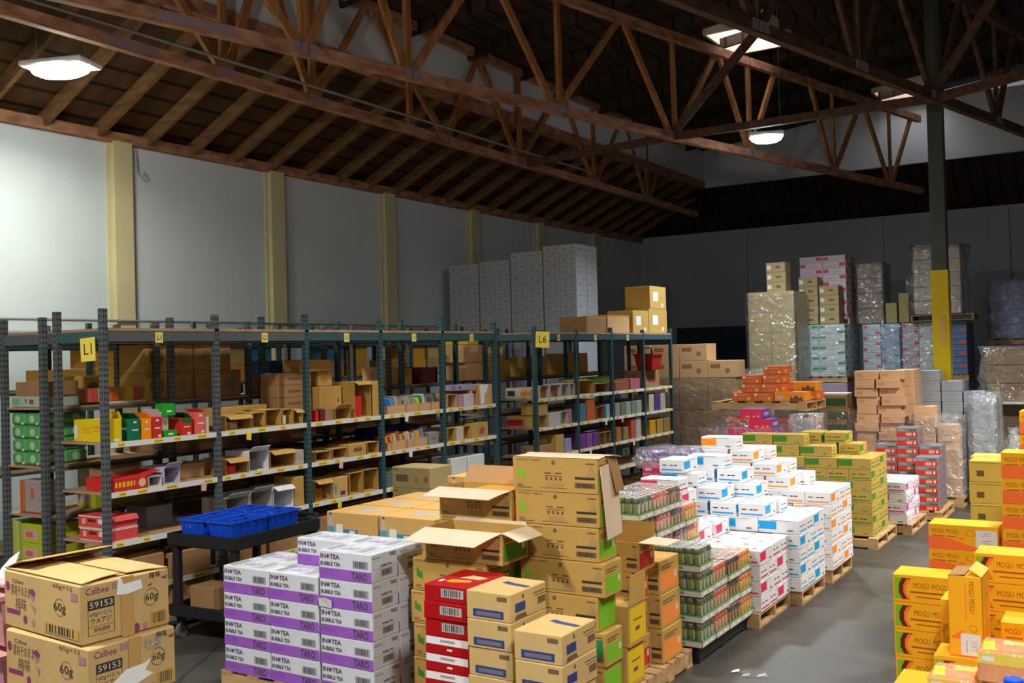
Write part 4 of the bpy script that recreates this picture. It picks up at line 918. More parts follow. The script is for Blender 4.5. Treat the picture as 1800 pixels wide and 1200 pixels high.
# ------------------------------------------------------------------ yellow drink cartons at right
MGO = mat('mango_board', (.86, .40, .008), .5, noise=.06, scale=4); MGT = mat('mango_top', (.88, .44, .014), .5, noise=.05, scale=4)
RUST = ink('rust_ink', (.33, .09, .0)); CORAL = ink('coral_print', (.90, .16, .03)); MGREEN = ink('leaf_print', (.22, .42, .01)); DKB = ink('dark_brown_print', (.10, .02, .0)); UST = ink('sheet_white', (.72, .68, .66))
def mango(kind):
    t = [('t', 0, 0, 1, 1, MGT)]
    r = [('r', .15, .45, .6, .5, RUST), ('r', .15, .35, .75, .38, RUST)]
    if kind == 'arc':
        f = [('f', .02, .12, .12, .9, MGREEN), ('f', 'poly', [(.12, .9), (.24, .9), (.17, .62), (.165, .35), (.22, .12), (.12, .12), (.075, .35), (.075, .65)], DKB), ('f', 'poly', [(.18, .86), (.24, .88), (.175, .62), (.17, .38), (.225, .14), (.18, .14), (.135, .38), (.135, .64)], CORAL),
             ('f', 'text', 'MOGU', .27, .56, .20, RUST, .2), ('f', 'text', 'MOGU', .51, .56, .20, RUST, .2), ('f', .22, .38, .78, .44, RUST), ('f', .3, .22, .7, .26, RUST)]
    else:
        f = [('f', 'poly', [(0, 0), (1, 0), (1, .05), (.6, .2), (.3, .47), (0, .52)], CORAL),
             ('f', 'text', 'MOGU', .05, .66, .18, RUST, .17), ('f', 'text', 'MOGU', .26, .66, .18, RUST, .17), ('f', .06, .52, .24, .56, RUST), ('f', .27, .52, .4, .56, RUST), ('f', .43, .44, .52, .5, CORAL), ('f', 'ring', .61, .7, .12, RUST, 1.6)]
    if kind == 'sheet': f += [('f', .68, .16, .98, .86, UST), ('f', 'text', 'UST', .76, .6, .16, GREYINK, .14), ('f', .77, .42, .9, .45, GREYINK), ('f', .77, .32, .87, .35, GREYINK)]
    return f + r + t
MW, MD, MH = .48, .29, .1825
MC = {k: carton('drink_carton', MW - .004, MD - .004, MH - .0015, MGO, mango(k)) for k in ('arc', 'wave', 'sheet')}
def mstack(kinds, xr, y0, desc, z0=.13):
    for k, kd in enumerate(kinds):
        put('drink_carton', MC[kd], MW, MD, xr, y0, z0 + k * MH, f"{desc}, {ORD[k]} one up", 'carton', 'yellow drink cartons', jit=.002, turn=.006)
mstack(['arc'] * 4, -.955, 7.0, 'yellow drink carton with green and red arc, left column')
mstack(['arc'] * 5, -.452, 7.0, 'yellow drink carton with green and red arc, right column')
mstack(['wave'] * 4 + ['sheet'], -.895, 8.0, 'yellow drink carton with coral wave, middle column at the back')
mstack(['wave'] * 8, -.385, 8.0, 'yellow drink carton with coral wave, tall column at right edge')
mstack(['wave', 'wave', 'wave', 'sheet'], -.25, 6.47, 'yellow drink carton in front of right arc column', z0=.02)
mstack(['wave', 'wave', 'wave', 'sheet'], -.07, 6.05, 'yellow drink carton at right edge in front of the sheet-marked one', z0=.02)
mstack(['arc', 'arc', 'arc'], -.57, 6.15, 'yellow drink carton below the upright torn one', z0=.05)
mstack(['arc', 'arc', 'arc'], -.67, 5.54, 'yellow drink carton nearest the camera, low left column', z0=.05)
pallet(-1.46, 6.9, -.35, 8.35, 'wooden pallet under the yellow drink cartons at right')
TANY = mat('tan_yellow_board', (.56, .38, .06), .65, noise=.08, scale=4)
TC_ = carton('plain_carton', .36, .3, .18, TANY, [('f', .16, .28, .32, .55, ink('code_dark', (.12, .08, .02))), ('f', .02, .9, .98, .92, INK)], r=.005)
for k in range(7): put('plain_carton', TC_, .36, .3, -.88, 9.2, .13 + k * .181, f"plain tan-yellow carton, {ORD[k]} of the column behind the yellow drink cartons", 'carton', 'tan-yellow cartons', jit=.004, turn=.01)
for k in range(7): put('plain_carton', TC_, .36, .3, -.92, 9.56, .13 + k * .181, f"plain tan-yellow carton, {ORD[k]} of the rear column half hidden", 'carton', 'tan-yellow cartons', jit=.004, turn=.01)
for k in range(9): put('drink_carton', MC['wave'], MW, MD, -.38, 9.3, .13 + k * .187, f"yellow drink carton, {ORD[k]} of the far column at the right edge", 'carton', 'yellow drink cartons', jit=.004, turn=.01)
pallet(-1.28, 9.15, -.3, 9.95, 'wooden pallet under the plain tan-yellow cartons')
# upright carton and film-wrapped packs in front
UW, UD, UH = .178, .27, .46
um = carton('drink_carton', UW, UD, UH, MGO, [('f', 'vtext', 'MOGU', .62, .94, .16, RUST, .18), ('f', 'vtext', 'MOGU', .62, .73, .16, RUST, .18), ('f', .5, .45, .53, .92, CORAL), ('f', 'ring', .72, .36, .045, RUST, 1), ('f', 'poly', [(.06, .24), (.4, .33), (.44, .28), (.3, .22), (.1, .22)], CORAL), ('f', 'disc', .78, .28, .02, MGREEN, 1.5),
    ('f', 0, 0, 1, .018, CORAL), ('f', .34, .02, .93, .29, UST), ('f', 'vtext', 'UST', .66, .2, .16, GREYINK, .13), ('f', .5, .06, .53, .2, GREYINK), ('r', .5, .7, .54, .76, DKB), ('r', .5, .2, .52, .62, RUST), ('r', 0, 0, .04, 1, RUST)], r=.004)
o = link('drink_carton', um, (-.875, 6.2 + UD / 2, .60), -.03); tag(o, uniq('yellow drink carton standing on end with white sheet, top flaps torn open'), 'carton', 'yellow drink cartons')
flap(o, (-.089, -.135, UH), (-.089, .135, UH), (.09, -.01, .012), KRAFT_DARK); flap(o, (.089, -.135, UH), (.089, .135, UH), (-.07, .02, .035), MGT)
put('drink_carton', carton('drink_carton', .2, .24, .84, MGO, mango('wave')), .2, .24, -.86, 6.5, .0, 'tall narrow yellow carton half hidden behind the upright torn one', 'carton', 'yellow drink cartons', jit=0, turn=0)
PACK = carton('juice_pack', .21, .26, .15, mat('pack_salmon', (.74, .26, .12), .35, noise=.45, scale=14, col2=(.78, .36, .12)), [('f', .0, .62, 1, .97, mat('pack_yellow', (.80, .60, .06), .35)), ('f', .08, .72, .34, .86, PAPER), ('t', 'poly', [(.1, .1), (.35, .2), (.25, .8), (.02, .7)], mat('pack_lime', (.62, .70, .04), .35)), ('t', 'poly', [(.5, .1), (.9, .2), (.8, .5), (.55, .45)], ink('pack_coral', (.85, .3, .15))), ('t', .45, .62, .95, .9, mat('pack_yellow', (.80, .60, .06), .35))], r=.01)
def pack(x, y, z, label, rz=0):
    o = link('juice_pack', PACK, (x, y, z), rz); tag(o, uniq(label), 'drinks pack', 'film-wrapped juice packs')
    b = MB(); b.rbox(-.108, -.133, -.0, .108, .133, .155, .012, FILM); b.build('film_wrap', o)
for k in range(6): pack(-.585, 5.33, k * .1555, f"film-wrapped salmon juice pack, {ORD[k]} of the taller column at lower right")
for k in range(5): pack(-.815, 5.33, k * .1555, f"film-wrapped salmon juice pack, {ORD[k]} of the shorter column at lower right")
for k in range(4): pack(-.49, 5.02, k * .1555, f"film-wrapped salmon juice pack, {ORD[k]} of the front column below the blue cap")
t = empty('drink_jug', (-.52, 5.02, .6235)); tag(t, uniq('drink jug with bright blue cap standing in front of juice packs'), 'bottle')
b = MB(); b.lathe([(.055, 0), (.06, .02), (.06, .14), (.035, .19), (.03, .2)], mat('jug_white', (.6, .65, .7), .3), 16); b.build('jug_body', t, True)
b = MB(); b.lathe([(.04, .2), (.042, .205), (.042, .245), (.036, .25)], BLUEP, 20); b.build('cap', t)
# ------------------------------------------------------------------ goods on the racks
def colmat(c, r=.5): return mat('goods_%02x%02x%02x' % tuple(int(255 * max(0, min(1, x))) for x in c), c, r, noise=.08, scale=6)
def goods(name, dx, dy, h, c, deco=(), r=.004): return carton(name, dx, dy, h, c if not isinstance(c, tuple) else colmat(c), deco, r)
def open_front(x, y0, y1, z, h, depth, m, label, inside=None, flapup=True, group=None):
    """opened carton lying with its mouth toward the aisle (+X)"""
    w = y1 - y0; o = empty('display_carton', (x, y0, z + .0015)); tag(o, uniq(label), 'carton', group)
    b = MB(); t = .005
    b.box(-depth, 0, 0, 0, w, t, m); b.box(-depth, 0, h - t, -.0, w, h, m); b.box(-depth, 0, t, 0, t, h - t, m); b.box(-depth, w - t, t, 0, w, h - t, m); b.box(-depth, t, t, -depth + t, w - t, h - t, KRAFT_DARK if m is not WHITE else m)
    b.build('carton_body', o)
    if flapup: flap(o, (0, w - .004, h - .003), (0, .004, h - .003), (.05, 0, -.035 if flapup == 1 else .045), m if m is not KRAFT_DARK else KRAFT)
    if inside:
        b = MB(); b.rbox(-depth + .02, .02, .006, -.03, w * .55, h * .6, .006, inside); b.build('contents', o)
    return o
def shelf_tray(x, y0, y1, z, h, label, packs, board=KRAFT_TAN):
    """low kraft tray filled with bagged packs"""
    w = y1 - y0; o = empty('display_tray', (x, y0, z + .0015)); tag(o, uniq(label), 'tray', 'low trays of packs on the racks')
    b = MB(); b.box(-.28, 0, 0, 0, w, .005, board); b.box(-.006, 0, .005, 0, w, h, board); b.box(-.28, 0, .005, -.274, w, h, board); b.box(-.274, 0, .005, -.006, .006, h, board); b.box(-.274, w - .006, .005, -.006, w, h, board); b.build('tray_board', o)
    n = len(packs)
    for i, c in enumerate(packs):
        b = MB(); a0 = .01 + i * (w - .02) / n; a1 = a0 + (w - .02) / n - .006
        hh = h + .07 + .02 * ((i * 7) % 3)
        vs = [(-.24, a0, .01), (-.02, a0, .01), (-.02, a1, .01), (-.24, a1, .01), (-.2, a0 + .004, hh), (-.05, a0 + .004, hh - .015), (-.05, a1 - .004, hh), (-.2, a1 - .004, hh - .01)]
        b.mesh(vs, [(0, 3, 2, 1), (4, 5, 6, 7), (0, 1, 5, 4), (1, 2, 6, 5), (2, 3, 7, 6), (3, 0, 4, 7)], colmat(c, .2)); b.build('packet', o)
    return o
FX = -7.43
def ry(px, z): return onX(px, {1.735: 770, 1.31: 850, .885: 930, .46: 1000}.get(z, 720), FX).y
LV = {1.735: 'upper', 1.31: 'middle', .885: 'lower', .46: 'lowest'}
# bright tea boxes standing on the upper shelf, first bay
YB_ = colmat((.78, .56, .005)); TEALB = colmat((.003, .16, .085)); OCH = colmat((.93, .30, .006)); REDB = colmat((.62, .025, .02)); GRB = colmat((.01, .34, .02)); SALM = colmat((.80, .14, .10)); DGR = colmat((.01, .14, .03))
def stand(x, y0, dx, dy, h, m, label, z=1.735, deco=(), flp=None, fm=None, rz=0):
    o = put('drink_box', goods('drink_box', dx - .002, dy - .002, h, m, list(deco), r=.002), dx, dy, x, y0, z, label, 'box', 'bright boxes on the upper shelf' if z == 1.735 else None, rz=rz, jit=0, turn=0)
    if flp: flap(o, (dx / 2, dy / 2, h), (-dx / 2, dy / 2, h), flp, fm or m, th=.002)
    return o
PRI = ink('print_amber', (.75, .28, .01)); PW = ink('print_white', (.7, .72, .7))
lab_r = [('r', .2, .45, .8, .52, PW), ('r', .35, .8, .65, .9, PW)]
stand(-7.71, 5.36, .24, .14, .19, YB_, 'yellow box at the far left end of the upper shelf', deco=[('f', .02, .15, .22, .75, PW), ('f', .5, .55, .95, .62, PRI), ('f', .6, .4, .95, .46, PRI)])
stand(FX - .003, 5.34, .26, .13, .20, YB_, 'yellow box with raised lid next to the first upright', deco=[('f', .1, .6, .6, .68, PRI), ('f', .2, .45, .5, .5, PRI), ('r', .4, .03, .8, .14, PW)], flp=(0, -.02, .06))
stand(FX, ry(229, 1.735), .24, ry(247, 1.735) - ry(229, 1.735), .185, TEALB, 'dark teal box with open lid on the upper shelf', deco=lab_r + [('f', .3, .5, .8, .6, PW)], flp=(0, -.06, .05))
stand(FX, ry(250, 1.735), .24, ry(267, 1.735) - ry(250, 1.735), .18, OCH, 'orange box with open lid beside the dark teal one', deco=lab_r, flp=(0, -.05, .05))
stand(FX, ry(269, 1.735), .24, ry(286, 1.735) - ry(269, 1.735), .185, REDB, 'red box with white raised lid on the upper shelf', deco=lab_r + [('r', .55, .04, .85, .16, PW)], flp=(0, -.04, .07), fm=colmat((.62, .62, .60)))
stand(FX, ry(289, 1.735), .2, ry(312, 1.735) - ry(289, 1.735), .055, GRB, 'low green tray holding a slanted white carton', deco=[('r', .3, .3, .7, .6, PW)])
tb = ry(290, 1.735)
o = stand(FX - .06, tb + .02, .13, .07, .13, PW, 'white carton with yellow fruit print leaning in green tray', z=1.791, deco=[('r', .2, .35, .8, .65, YB_)])
o = link('drink_box', goods('drink_box', .15, .12, .11, GRB, [('f', .55, .2, .85, .32, PW), ('r', .3, .3, .7, .45, PW)], r=.002), (-7.52, tb + .08, 1.925), -.2); o.rotation_euler = (.0, .0, -.2); tag(o, uniq('bright green box tipped on top of the white leaning carton'), 'box')
stand(FX, ry(320, 1.735), .24, ry(338, 1.735) - ry(320, 1.735), .155, REDB, 'red box with green lid band, fifth along the shelf', deco=lab_r + [('r', 0, .72, 1, 1, DGR), ('r', .55, .04, .85, .16, PW)], flp=(0, -.05, .05), fm=DGR)
stand(FX, ry(345, 1.735), .24, ry(362, 1.735) - ry(345, 1.735), .20, SALM, 'salmon red box, tallest at the end of the bright row', deco=lab_r + [('r', .55, .04, .85, .14, PW)], flp=(0, -.06, .03))
stand(FX, ry(363, 1.735), .2, .035, .15, colmat((.55, .6, .45)), 'thin pale green packet beside the salmon red box')
# second bay, upper shelf
def op(pa, pb, z, h, n, what='opened kraft display carton', m=KRAFT, dep=.34, inside=None, fl=1, where=''):
    y0, y1 = ry(pa, z), ry(pb, z); open_front(FX, y0, y1 - .006, z, h, dep, m, f"{what}, {LV[z]} shelf, {where}", inside, fl, 'opened cartons on the rack shelves')
def cl(pa, pb, z, h, label, m=KRAFT, dep=.3, x=FX, deco=()):
    y0, y1 = ry(pa, z), ry(pb, z)
    return put('plain_carton', goods('plain_carton', dep, y1 - y0 - .006, h, m, list(deco)), dep, y1 - y0 - .006, x, y0, z, label, 'carton', None, jit=0, turn=0)
op(398, 443, 1.735, .14, 1, where='first in bay L2', inside=KRAFT_DARK); op(445, 467, 1.735, .15, 2, where='second in bay L2', fl=0); op(468, 496, 1.735, .17, 3, where='third in bay L2', fl=0); op(498, 516, 1.735, .16, 4, where='fourth in bay L2', inside=PW, fl=0); op(517, 533, 1.735, .15, 5, where='fifth in bay L2', fl=1)
cl(420, 515, 1.735, .205, 'long kraft carton lying behind the opened ones in bay L2', x=-7.79, dep=.22)
for k, (a, c) in enumerate(((556, 561), (564, 572))): stand(FX, ry(a, 1.735), .07, ry(c, 1.735) - ry(a, 1.735), .12, REDB if k == 0 else colmat((.14, .02, .03)), f"{'red' if k == 0 else 'dark red'} jar-like box at the start of bay L3", deco=())
cl(573, 588, 1.735, .13, 'short reddish kraft carton in bay L3 beside jars', KRAFT_DARK, dep=.16)
op(590, 618, 1.735, .12, 6, where='with salmon flap in bay L3', fl=2, dep=.15); cl(584, 623, 1.735, .36, 'tall kraft carton standing behind the salmon-flap carton', x=-7.60, dep=.11, deco=[('r', .8, .5, .88, .62, INK)])
op(625, 654, 1.735, .40, 7, 'tall opened kraft carton with red strip inside', where='bay L3', inside=REDB, dep=.3); cl(657, 668, 1.735, .40, 'tall kraft carton side with shadowed flap at the end of bay L3', dep=.3)
for k in range(4): put('plain_carton', goods('plain_carton', .26, .5, .13, KRAFT_DARK, [('r', .3, .4, .7, .6, INK)]), .26, .5, -7.70, ry(523, 1.735), 1.735 + k * .132, f"brown carton with faint print, {ORD[k]} of the stack at the bay L2 and L3 boundary", 'carton', 'brown stack on the upper shelf', jit=.003, turn=.01)
put('plain_carton', goods('plain_carton', .26, .5, .13, KRAFT), .26, .5, -7.68, ry(560, 1.735), 2.265, 'kraft carton topping the brown stack, jutting right', 'carton', None, jit=0, turn=0)
put('plain_carton', goods('plain_carton', .2, .22, .16, KRAFT), .2, .22, -7.72, ry(577, 1.735) + .18, 2.10, 'small kraft carton between the brown stack and rack post', 'carton', None, jit=0, turn=0)
put('plain_carton', goods('plain_carton', .2, .22, .36, KRAFT_TAN), .2, .22, -7.72, ry(577, 1.735) + .18, 1.735, 'kraft carton on end supporting the small one', 'carton', None, jit=0, turn=0)
CLEAR, G2, LIMEY, TQ, BLU = (.35, .33, .28), (.25, .26, .22), (.62, .60, .02), (.02, .25, .16), (.02, .16, .55)
shelf_tray(FX, ry(682, 1.735), ry(714, 1.735), 1.735, .095, 'kraft tray of blue and clear bagged packs, first in bay L4', [BLU, (.1, .3, .6), CLEAR, G2]); shelf_tray(FX, ry(716, 1.735), ry(737, 1.735), 1.735, .095, 'kraft tray of pale bagged packs, second in bay L4', [CLEAR, (.4, .38, .3), G2, (.3, .3, .2)])
shelf_tray(FX, ry(738, 1.735), ry(758, 1.735), 1.735, .095, 'kraft tray of lime and green bagged packs, third in bay L4', [LIMEY, TQ, (.5, .52, .5), G2]); shelf_tray(FX, ry(760, 1.735), ry(774, 1.735), 1.735, .095, 'kraft tray of dark clear bagged packs, last in bay L4', [(.12, .1, .1), (.2, .18, .17), (.08, .07, .07)])
op(789, 806, 1.735, .17, 8, where='first in bay L5', fl=0, m=KRAFT_TAN); stand(FX, ry(808, 1.735), .2, .11, .16, colmat((.45, .28, .42)), 'mauve box in bay L5 beside the white pack'); stand(FX, ry(818, 1.735), .2, .22, .16, colmat((.62, .58, .55)), 'white pack in bay L5 on upper shelf')
op(832, 842, 1.735, .2, 9, where='fourth in bay L5', fl=0, m=KRAFT_TAN); cl(845, 868, 1.735, .27, 'kraft carton with torn white patch at the end of bay L5', KRAFT_TAN, deco=[('r', 'poly', [(.0, .98), (.7, .98), (.55, .6), (.4, .55), (.35, .1), (.1, .02)], PAPER)])
put('flat_box', goods('flat_box', .3, .42, .07, (.36, .32, .46), [('r', .06, .4, .2, .7, BLACK)]), .3, .42, FX - .02, ry(808, 1.735), 1.945, 'flat lilac-grey box lying over the packs in bay L5', 'box', None, jit=0, turn=0)
# middle shelf
RFB = put('flat_box', goods('flat_box', .36, .36, .11, REDB, [('r', .08, .3, .14, .7, YB_), ('r', .18, .3, .24, .7, YB_), ('r', .28, .3, .36, .7, YB_), ('r', .4, .3, .47, .7, YB_), ('r', .5, .3, .56, .7, YB_), ('r', .6, .34, .64, .7, YB_), ('r', 'disc', .84, .48, .34, ink('cream_print', (.7, .5, .25)))]), .36, .36, FX, 5.36, 1.31, 'flat red box with yellow lettering marks on the middle shelf', 'box', None, jit=0, turn=0)
flap(RFB, (.18, .18, .11), (-.18, .18, .11), (0, .14, .03), REDB)
open_front(FX, 5.73, 5.87, 1.31, .09, .3, colmat((.6, .58, .56)), 'white inner sleeve sliding out of the flat red box', None, 0)
op(289, 318, 1.31, .15, 10, 'white opened carton with lilac side', where='beside the red box in bay L1', m=colmat((.55, .48, .62)), fl=2)
cl(336, 382, 1.31, .14, 'dark kraft carton deep on the middle shelf in bay L1', KRAFT_DARK, x=-7.6); cl(240, 300, 1.31, .15, 'long dark kraft carton behind the lilac opened one', KRAFT_DARK, x=-7.80)
op(398, 437, 1.31, .15, 11, where='holding red jars in bay L2', inside=REDB); op(439, 474, 1.31, .20, 12, 'white opened carton with spread lid', where='in bay L2', m=WHITE, inside=colmat((.08, .08, .07)), fl=2); op(476, 519, 1.31, .17, 13, where='third in bay L2'); cl(520, 536, 1.31, .15, 'pale printed pack at the end of bay L2 middle shelf', colmat((.5, .42, .36)))
op(556, 584, 1.31, .10, 14, where='low one first in bay L3', fl=0); op(586, 613, 1.31, .11, 15, where='low one second in bay L3', fl=0); cl(614, 646, 1.31, .13, 'kraft carton with dark label in bay L3 middle shelf', deco=[('r', .3, .35, .75, .7, INK)]); op(648, 668, 1.31, .13, 16, where='end of bay L3', fl=0)
shelf_tray(-7.80, ry(640, 1.31), ry(668, 1.31), 1.31, .06, 'tray of dark red bottles deep on the middle shelf, bay L3', [(.2, .05, .03)] * 5)
shelf_tray(FX, ry(683, 1.31), ry(690, 1.31), 1.31, .09, 'small tray with orange packet at the start of bay L4', [(.7, .3, .05)]); shelf_tray(FX, ry(691, 1.31), ry(716, 1.31), 1.31, .1, 'tray of orange and brown packets in bay L4', [(.75, .25, .03), (.6, .45, .3), (.35, .12, .04), (.6, .3, .1)]); shelf_tray(FX, ry(718, 1.31), ry(728, 1.31), 1.31, .1, 'narrow tray with orange-edged packet in bay L4', [(.75, .35, .1), (.6, .5, .4)]); shelf_tray(FX, ry(729, 1.31), ry(753, 1.31), 1.31, .1, 'tray of clear and orange packets in bay L4', [(.4, .35, .3), (.7, .35, .05), (.2, .22, .3)])
put('storage_crate', goods('storage_crate', .3, .9, .24, (.006, .02, .15)), .3, .9, -7.74, ry(695, 1.31), 1.31, 'dark blue crate behind the packet trays on middle shelf', 'crate', None, jit=0, turn=0)
cl(756, 774, 1.31, .15, 'grey printed bag-like carton at the end of bay L4', colmat((.28, .28, .27)), deco=[('r', .25, .4, .75, .5, INK)])
op(790, 803, 1.31, .17, 17, where='first in bay L5', fl=0); stand(FX, ry(805, 1.31), .2, ry(817, 1.31) - ry(805, 1.31), .17, colmat((.62, .56, .38)), 'cream torn pack in bay L5 middle shelf', z=1.31); op(818, 830, 1.31, .17, 18, where='third in bay L5', fl=0); cl(831, 861, 1.31, .19, 'kraft carton with torn hole showing pink, end of bay L5', deco=[('r', 'poly', [(.5, .15), (.75, .25), (.8, .6), (.6, .7), (.45, .4)], colmat((.4, .1, .1)))])
# lower shelf
PF = [('f', .0, .0, 1, .06, PW), ('f', .0, .9, 1, 1, PW), ('f', .12, .3, .22, .75, ink('cream_print', (.7, .5, .25))), ('f', .3, .5, .55, .75, DKB), ('f', .62, .4, .8, .8, PW), ('r', 0, 0, 1, .07, PW), ('r', 0, .92, 1, 1, PW)]
for k in range(2):
    o = put('flat_box', goods('flat_box', .44, .27, .105, (.75, .07, .07), PF), .44, .27, FX + [0, -.01][k], 5.34, .885 + k * .107, f"flat coral-red box on the lower shelf, {['under', 'upper with lifted lid'][k]}", 'box', 'coral-red flat boxes', jit=0, turn=0)
flap(o, (.22, -.13, .105), (.22, .13, .105), (.02, .02, -.04), colmat((.75, .07, .07)))
cl(300, 345, .885, .2, 'grey printed carton deep on the lower shelf in bay L1', colmat((.18, .17, .16)), x=-7.75)
op(398, 440, .885, .2, 19, 'white opened carton behind baskets', where='first in bay L2', m=colmat((.5, .48, .44)), fl=2); op(442, 480, .885, .22, 20, 'white opened carton behind baskets', where='second in bay L2', m=colmat((.5, .48, .44)), fl=2); op(482, 518, .885, .23, 21, 'white opened carton behind baskets', where='third in bay L2', m=WHITE, fl=1); cl(520, 537, .885, .3, 'kraft carton on end at the close of bay L2 lower shelf')
op(556, 585, .885, .22, 22, 'torn kraft carton with ragged hole', where='first in bay L3', inside=colmat((.4, .1, .02))); cl(587, 614, .885, .22, 'orange kraft bottled-water carton on the lower shelf', mat('orange_kraft', (.64, .38, .12), .7), deco=[('r', .1, .2, .25, .7, ink('bottle_blue', (.10, .33, .50))), ('r', .5, .1, .8, .3, NAVY)])
op(617, 640, .885, .24, 23, where='shadowed, third in bay L3', fl=0); op(641, 668, .885, .25, 24, where='large, end of bay L3', fl=0)
for i, px in enumerate((684, 697, 710, 722, 735, 748, 764)):
    stand(FX - .02, ry(px, .885), .26, .12, .17 + .01 * (i % 3), colmat([(.10, .18, .14), (.45, .42, .42), (.5, .5, .52), (.3, .3, .3), (.5, .48, .48), (.45, .5, .58), (.4, .5, .6)][i]), f"{['dark green', 'white-grey', 'pale grey', 'mid grey', 'silver grey', 'pale blue', 'light blue'][i]} soft pack on the lower shelf in bay L4", z=.885)
for i, px in enumerate((795, 826)): cl(px, px + 29, .885, .2, f"{['first', 'second'][i]} white carton on the lower shelf in bay L5", WHITE)
for i, (a, c, h) in enumerate(((220, 290, .25), (300, 372, .22), (400, 470, .28), (475, 535, .24), (560, 600, .25), (605, 670, .22))):
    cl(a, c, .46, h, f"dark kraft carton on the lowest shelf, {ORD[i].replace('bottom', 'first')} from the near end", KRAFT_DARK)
for i, (a, c, h, m) in enumerate(((300, 345, .3, KRAFT_DARK), (400, 440, .3, KRAFT), (464, 505, .28, KRAFT_DARK))):
    put('plain_carton', goods('plain_carton', .4, .5, h, m), .4, .5, FX, ry(a, .46), .10, f"kraft carton on the bottom board of the rack, {ORD[i].replace('bottom', 'first')} along", 'carton', None, jit=0, turn=0)
# further rack (bays L6 on)
def ry2(px): return onX(px, 740, FX).y
def far(pa, pb, z, h, m, label, o=False, dep=.3, fl=0, x=FX):
    y0, y1 = ry2(pa), ry2(pb) - .01
    if o: open_front(x, y0, y1, z, h, dep, m, label, None, fl)
    else: put('plain_carton', goods('plain_carton', dep, y1 - y0, h, m), dep, y1 - y0, x, y0, z, label, 'carton', None, jit=0, turn=0)
LT = colmat((.55, .50, .42))
put('flat_box', goods('flat_box', .5, .5, .16, LT, [('f', .1, .25, .36, .75, BLACK), ('f', .55, .3, .95, .7, PRI)]), .5, .5, FX - .08, 12.5, 1.735, 'long cream box with black scribble print at the L6 end', 'box', None, jit=0, turn=0)
far(951, 968, 1.735, .19, LT, 'cream opened carton, first in bay L6', True, dep=.07); far(969, 988, 1.735, .19, LT, 'cream opened carton, second in bay L6', True, dep=.07); far(989, 1003, 1.735, .19, LT, 'cream opened carton, third in bay L6', True); far(1004, 1013, 1.735, .19, LT, 'cream opened carton, fourth in bay L6', True)
far(1020, 1046, 1.735, .22, KRAFT, 'kraft opened carton in bay L7', True); far(1048, 1072, 1.735, .15, KRAFT_DARK, 'dark opened carton in bay L7', True)
far(1083, 1108, 1.735, .16, colmat((.32, .10, .04)), 'rust box on the upper shelf of the far bays'); far(1110, 1127, 1.735, .18, colmat((.45, .12, .16)), 'pink-red pack on the upper shelf of the far bays')
put('plain_carton', goods('plain_carton', .46, .3, .17, KRAFT, [('f', .02, .15, .62, .7, ink('crimson_band', (.45, .02, .04)))]), .46, .3, FX - .1, 12.5, 1.31, 'kraft carton with crimson panel at the L6 end, middle shelf', 'carton', None, jit=0, turn=0)
far(947, 963, 1.31, .18, KRAFT, 'kraft opened carton, first on middle shelf of bay L6', True, dep=.09); far(947, 964, 1.492, .17, KRAFT, 'kraft carton stacked on the first opened one'); far(965, 986, 1.31, .2, LT, 'cream printed carton in bay L6 middle shelf'); far(987, 1000, 1.31, .2, LT, 'cream opened carton near the end of bay L6', True); far(1001, 1006, 1.31, .22, colmat((.5, .15, .2)), 'pink pack at the end of bay L6')
far(1020, 1031, 1.31, .28, colmat((.06, .2, .28)), 'blue-green pack at the start of bay L7'); far(1032, 1047, 1.31, .34, colmat((.55, .12, .02)), 'tall orange box in bay L7'); far(1050, 1064, 1.31, .2, KRAFT_DARK, 'dark opened carton on middle shelf of bay L7', True); far(1066, 1073, 1.31, .22, colmat((.2, .4, .5)), 'thin light blue pack in bay L7')
for i, px in enumerate((1082, 1092, 1101, 1111, 1120)): far(px, px + 9, 1.31, .22, colmat([(.3, .28, .25), (.15, .2, .12), (.32, .32, .3), (.18, .24, .16), (.34, .32, .3)][i]), f"{['beige', 'dark green', 'grey-white', 'moss green', 'pale grey'][i]} pack in the row of soft packs, far bays")
far(945, 975, .885, .16, KRAFT_DARK, 'dark kraft carton low in bay L6', False); far(976, 991, .885, .28, KRAFT, 'kraft carton with teal corner low in bay L6'); far(992, 1004, .885, .2, colmat((.3, .3, .5)), 'lilac box low in bay L6')
for i, px in enumerate((1020, 1031, 1042)): far(px, px + 10, .885, .22, colmat([(.20, .04, .25), (.26, .08, .26), (.16, .05, .22)][i]), f"{['dark', 'bright', 'dull'][i]} purple pack low in bay L7")
far(1054, 1064, .885, .2, KRAFT_DARK, 'first dark opened carton low at the end of bay L7', True); far(1065, 1074, .885, .2, KRAFT_DARK, 'second dark opened carton low at the end of bay L7', True)
for i, (px, c, h) in enumerate(((1083, (.4, .14, .04), .24), (1096, (.3, .2, .06), .22), (1109, (.5, .1, .06), .34), (1118, (.45, .42, .4), .36))): far(px, px + 9, .885, h, colmat(c), f"{['rust', 'ochre', 'red', 'whitish'][i]} upright pack low in the far bays")
for i, (px, c) in enumerate(((1142, (.5, .45, .3)), (1152, (.12, .03, .2)), (1162, (.4, .36, .3)))): far(px, px + 9, 1.31, .3, colmat(c), f"{['cream', 'dark violet', 'beige'][i]} pack in the last bay of the far rack")
for i, (px, c) in enumerate(((1142, (.6, .3, .02)), (1155, (.4, .25, .05)), (1167, (.3, .18, .05)))): far(px, px + 11, .885, .26, colmat(c), f"{['amber', 'ochre brown', 'dim brown'][i]} carton on lower shelf in the last bay")
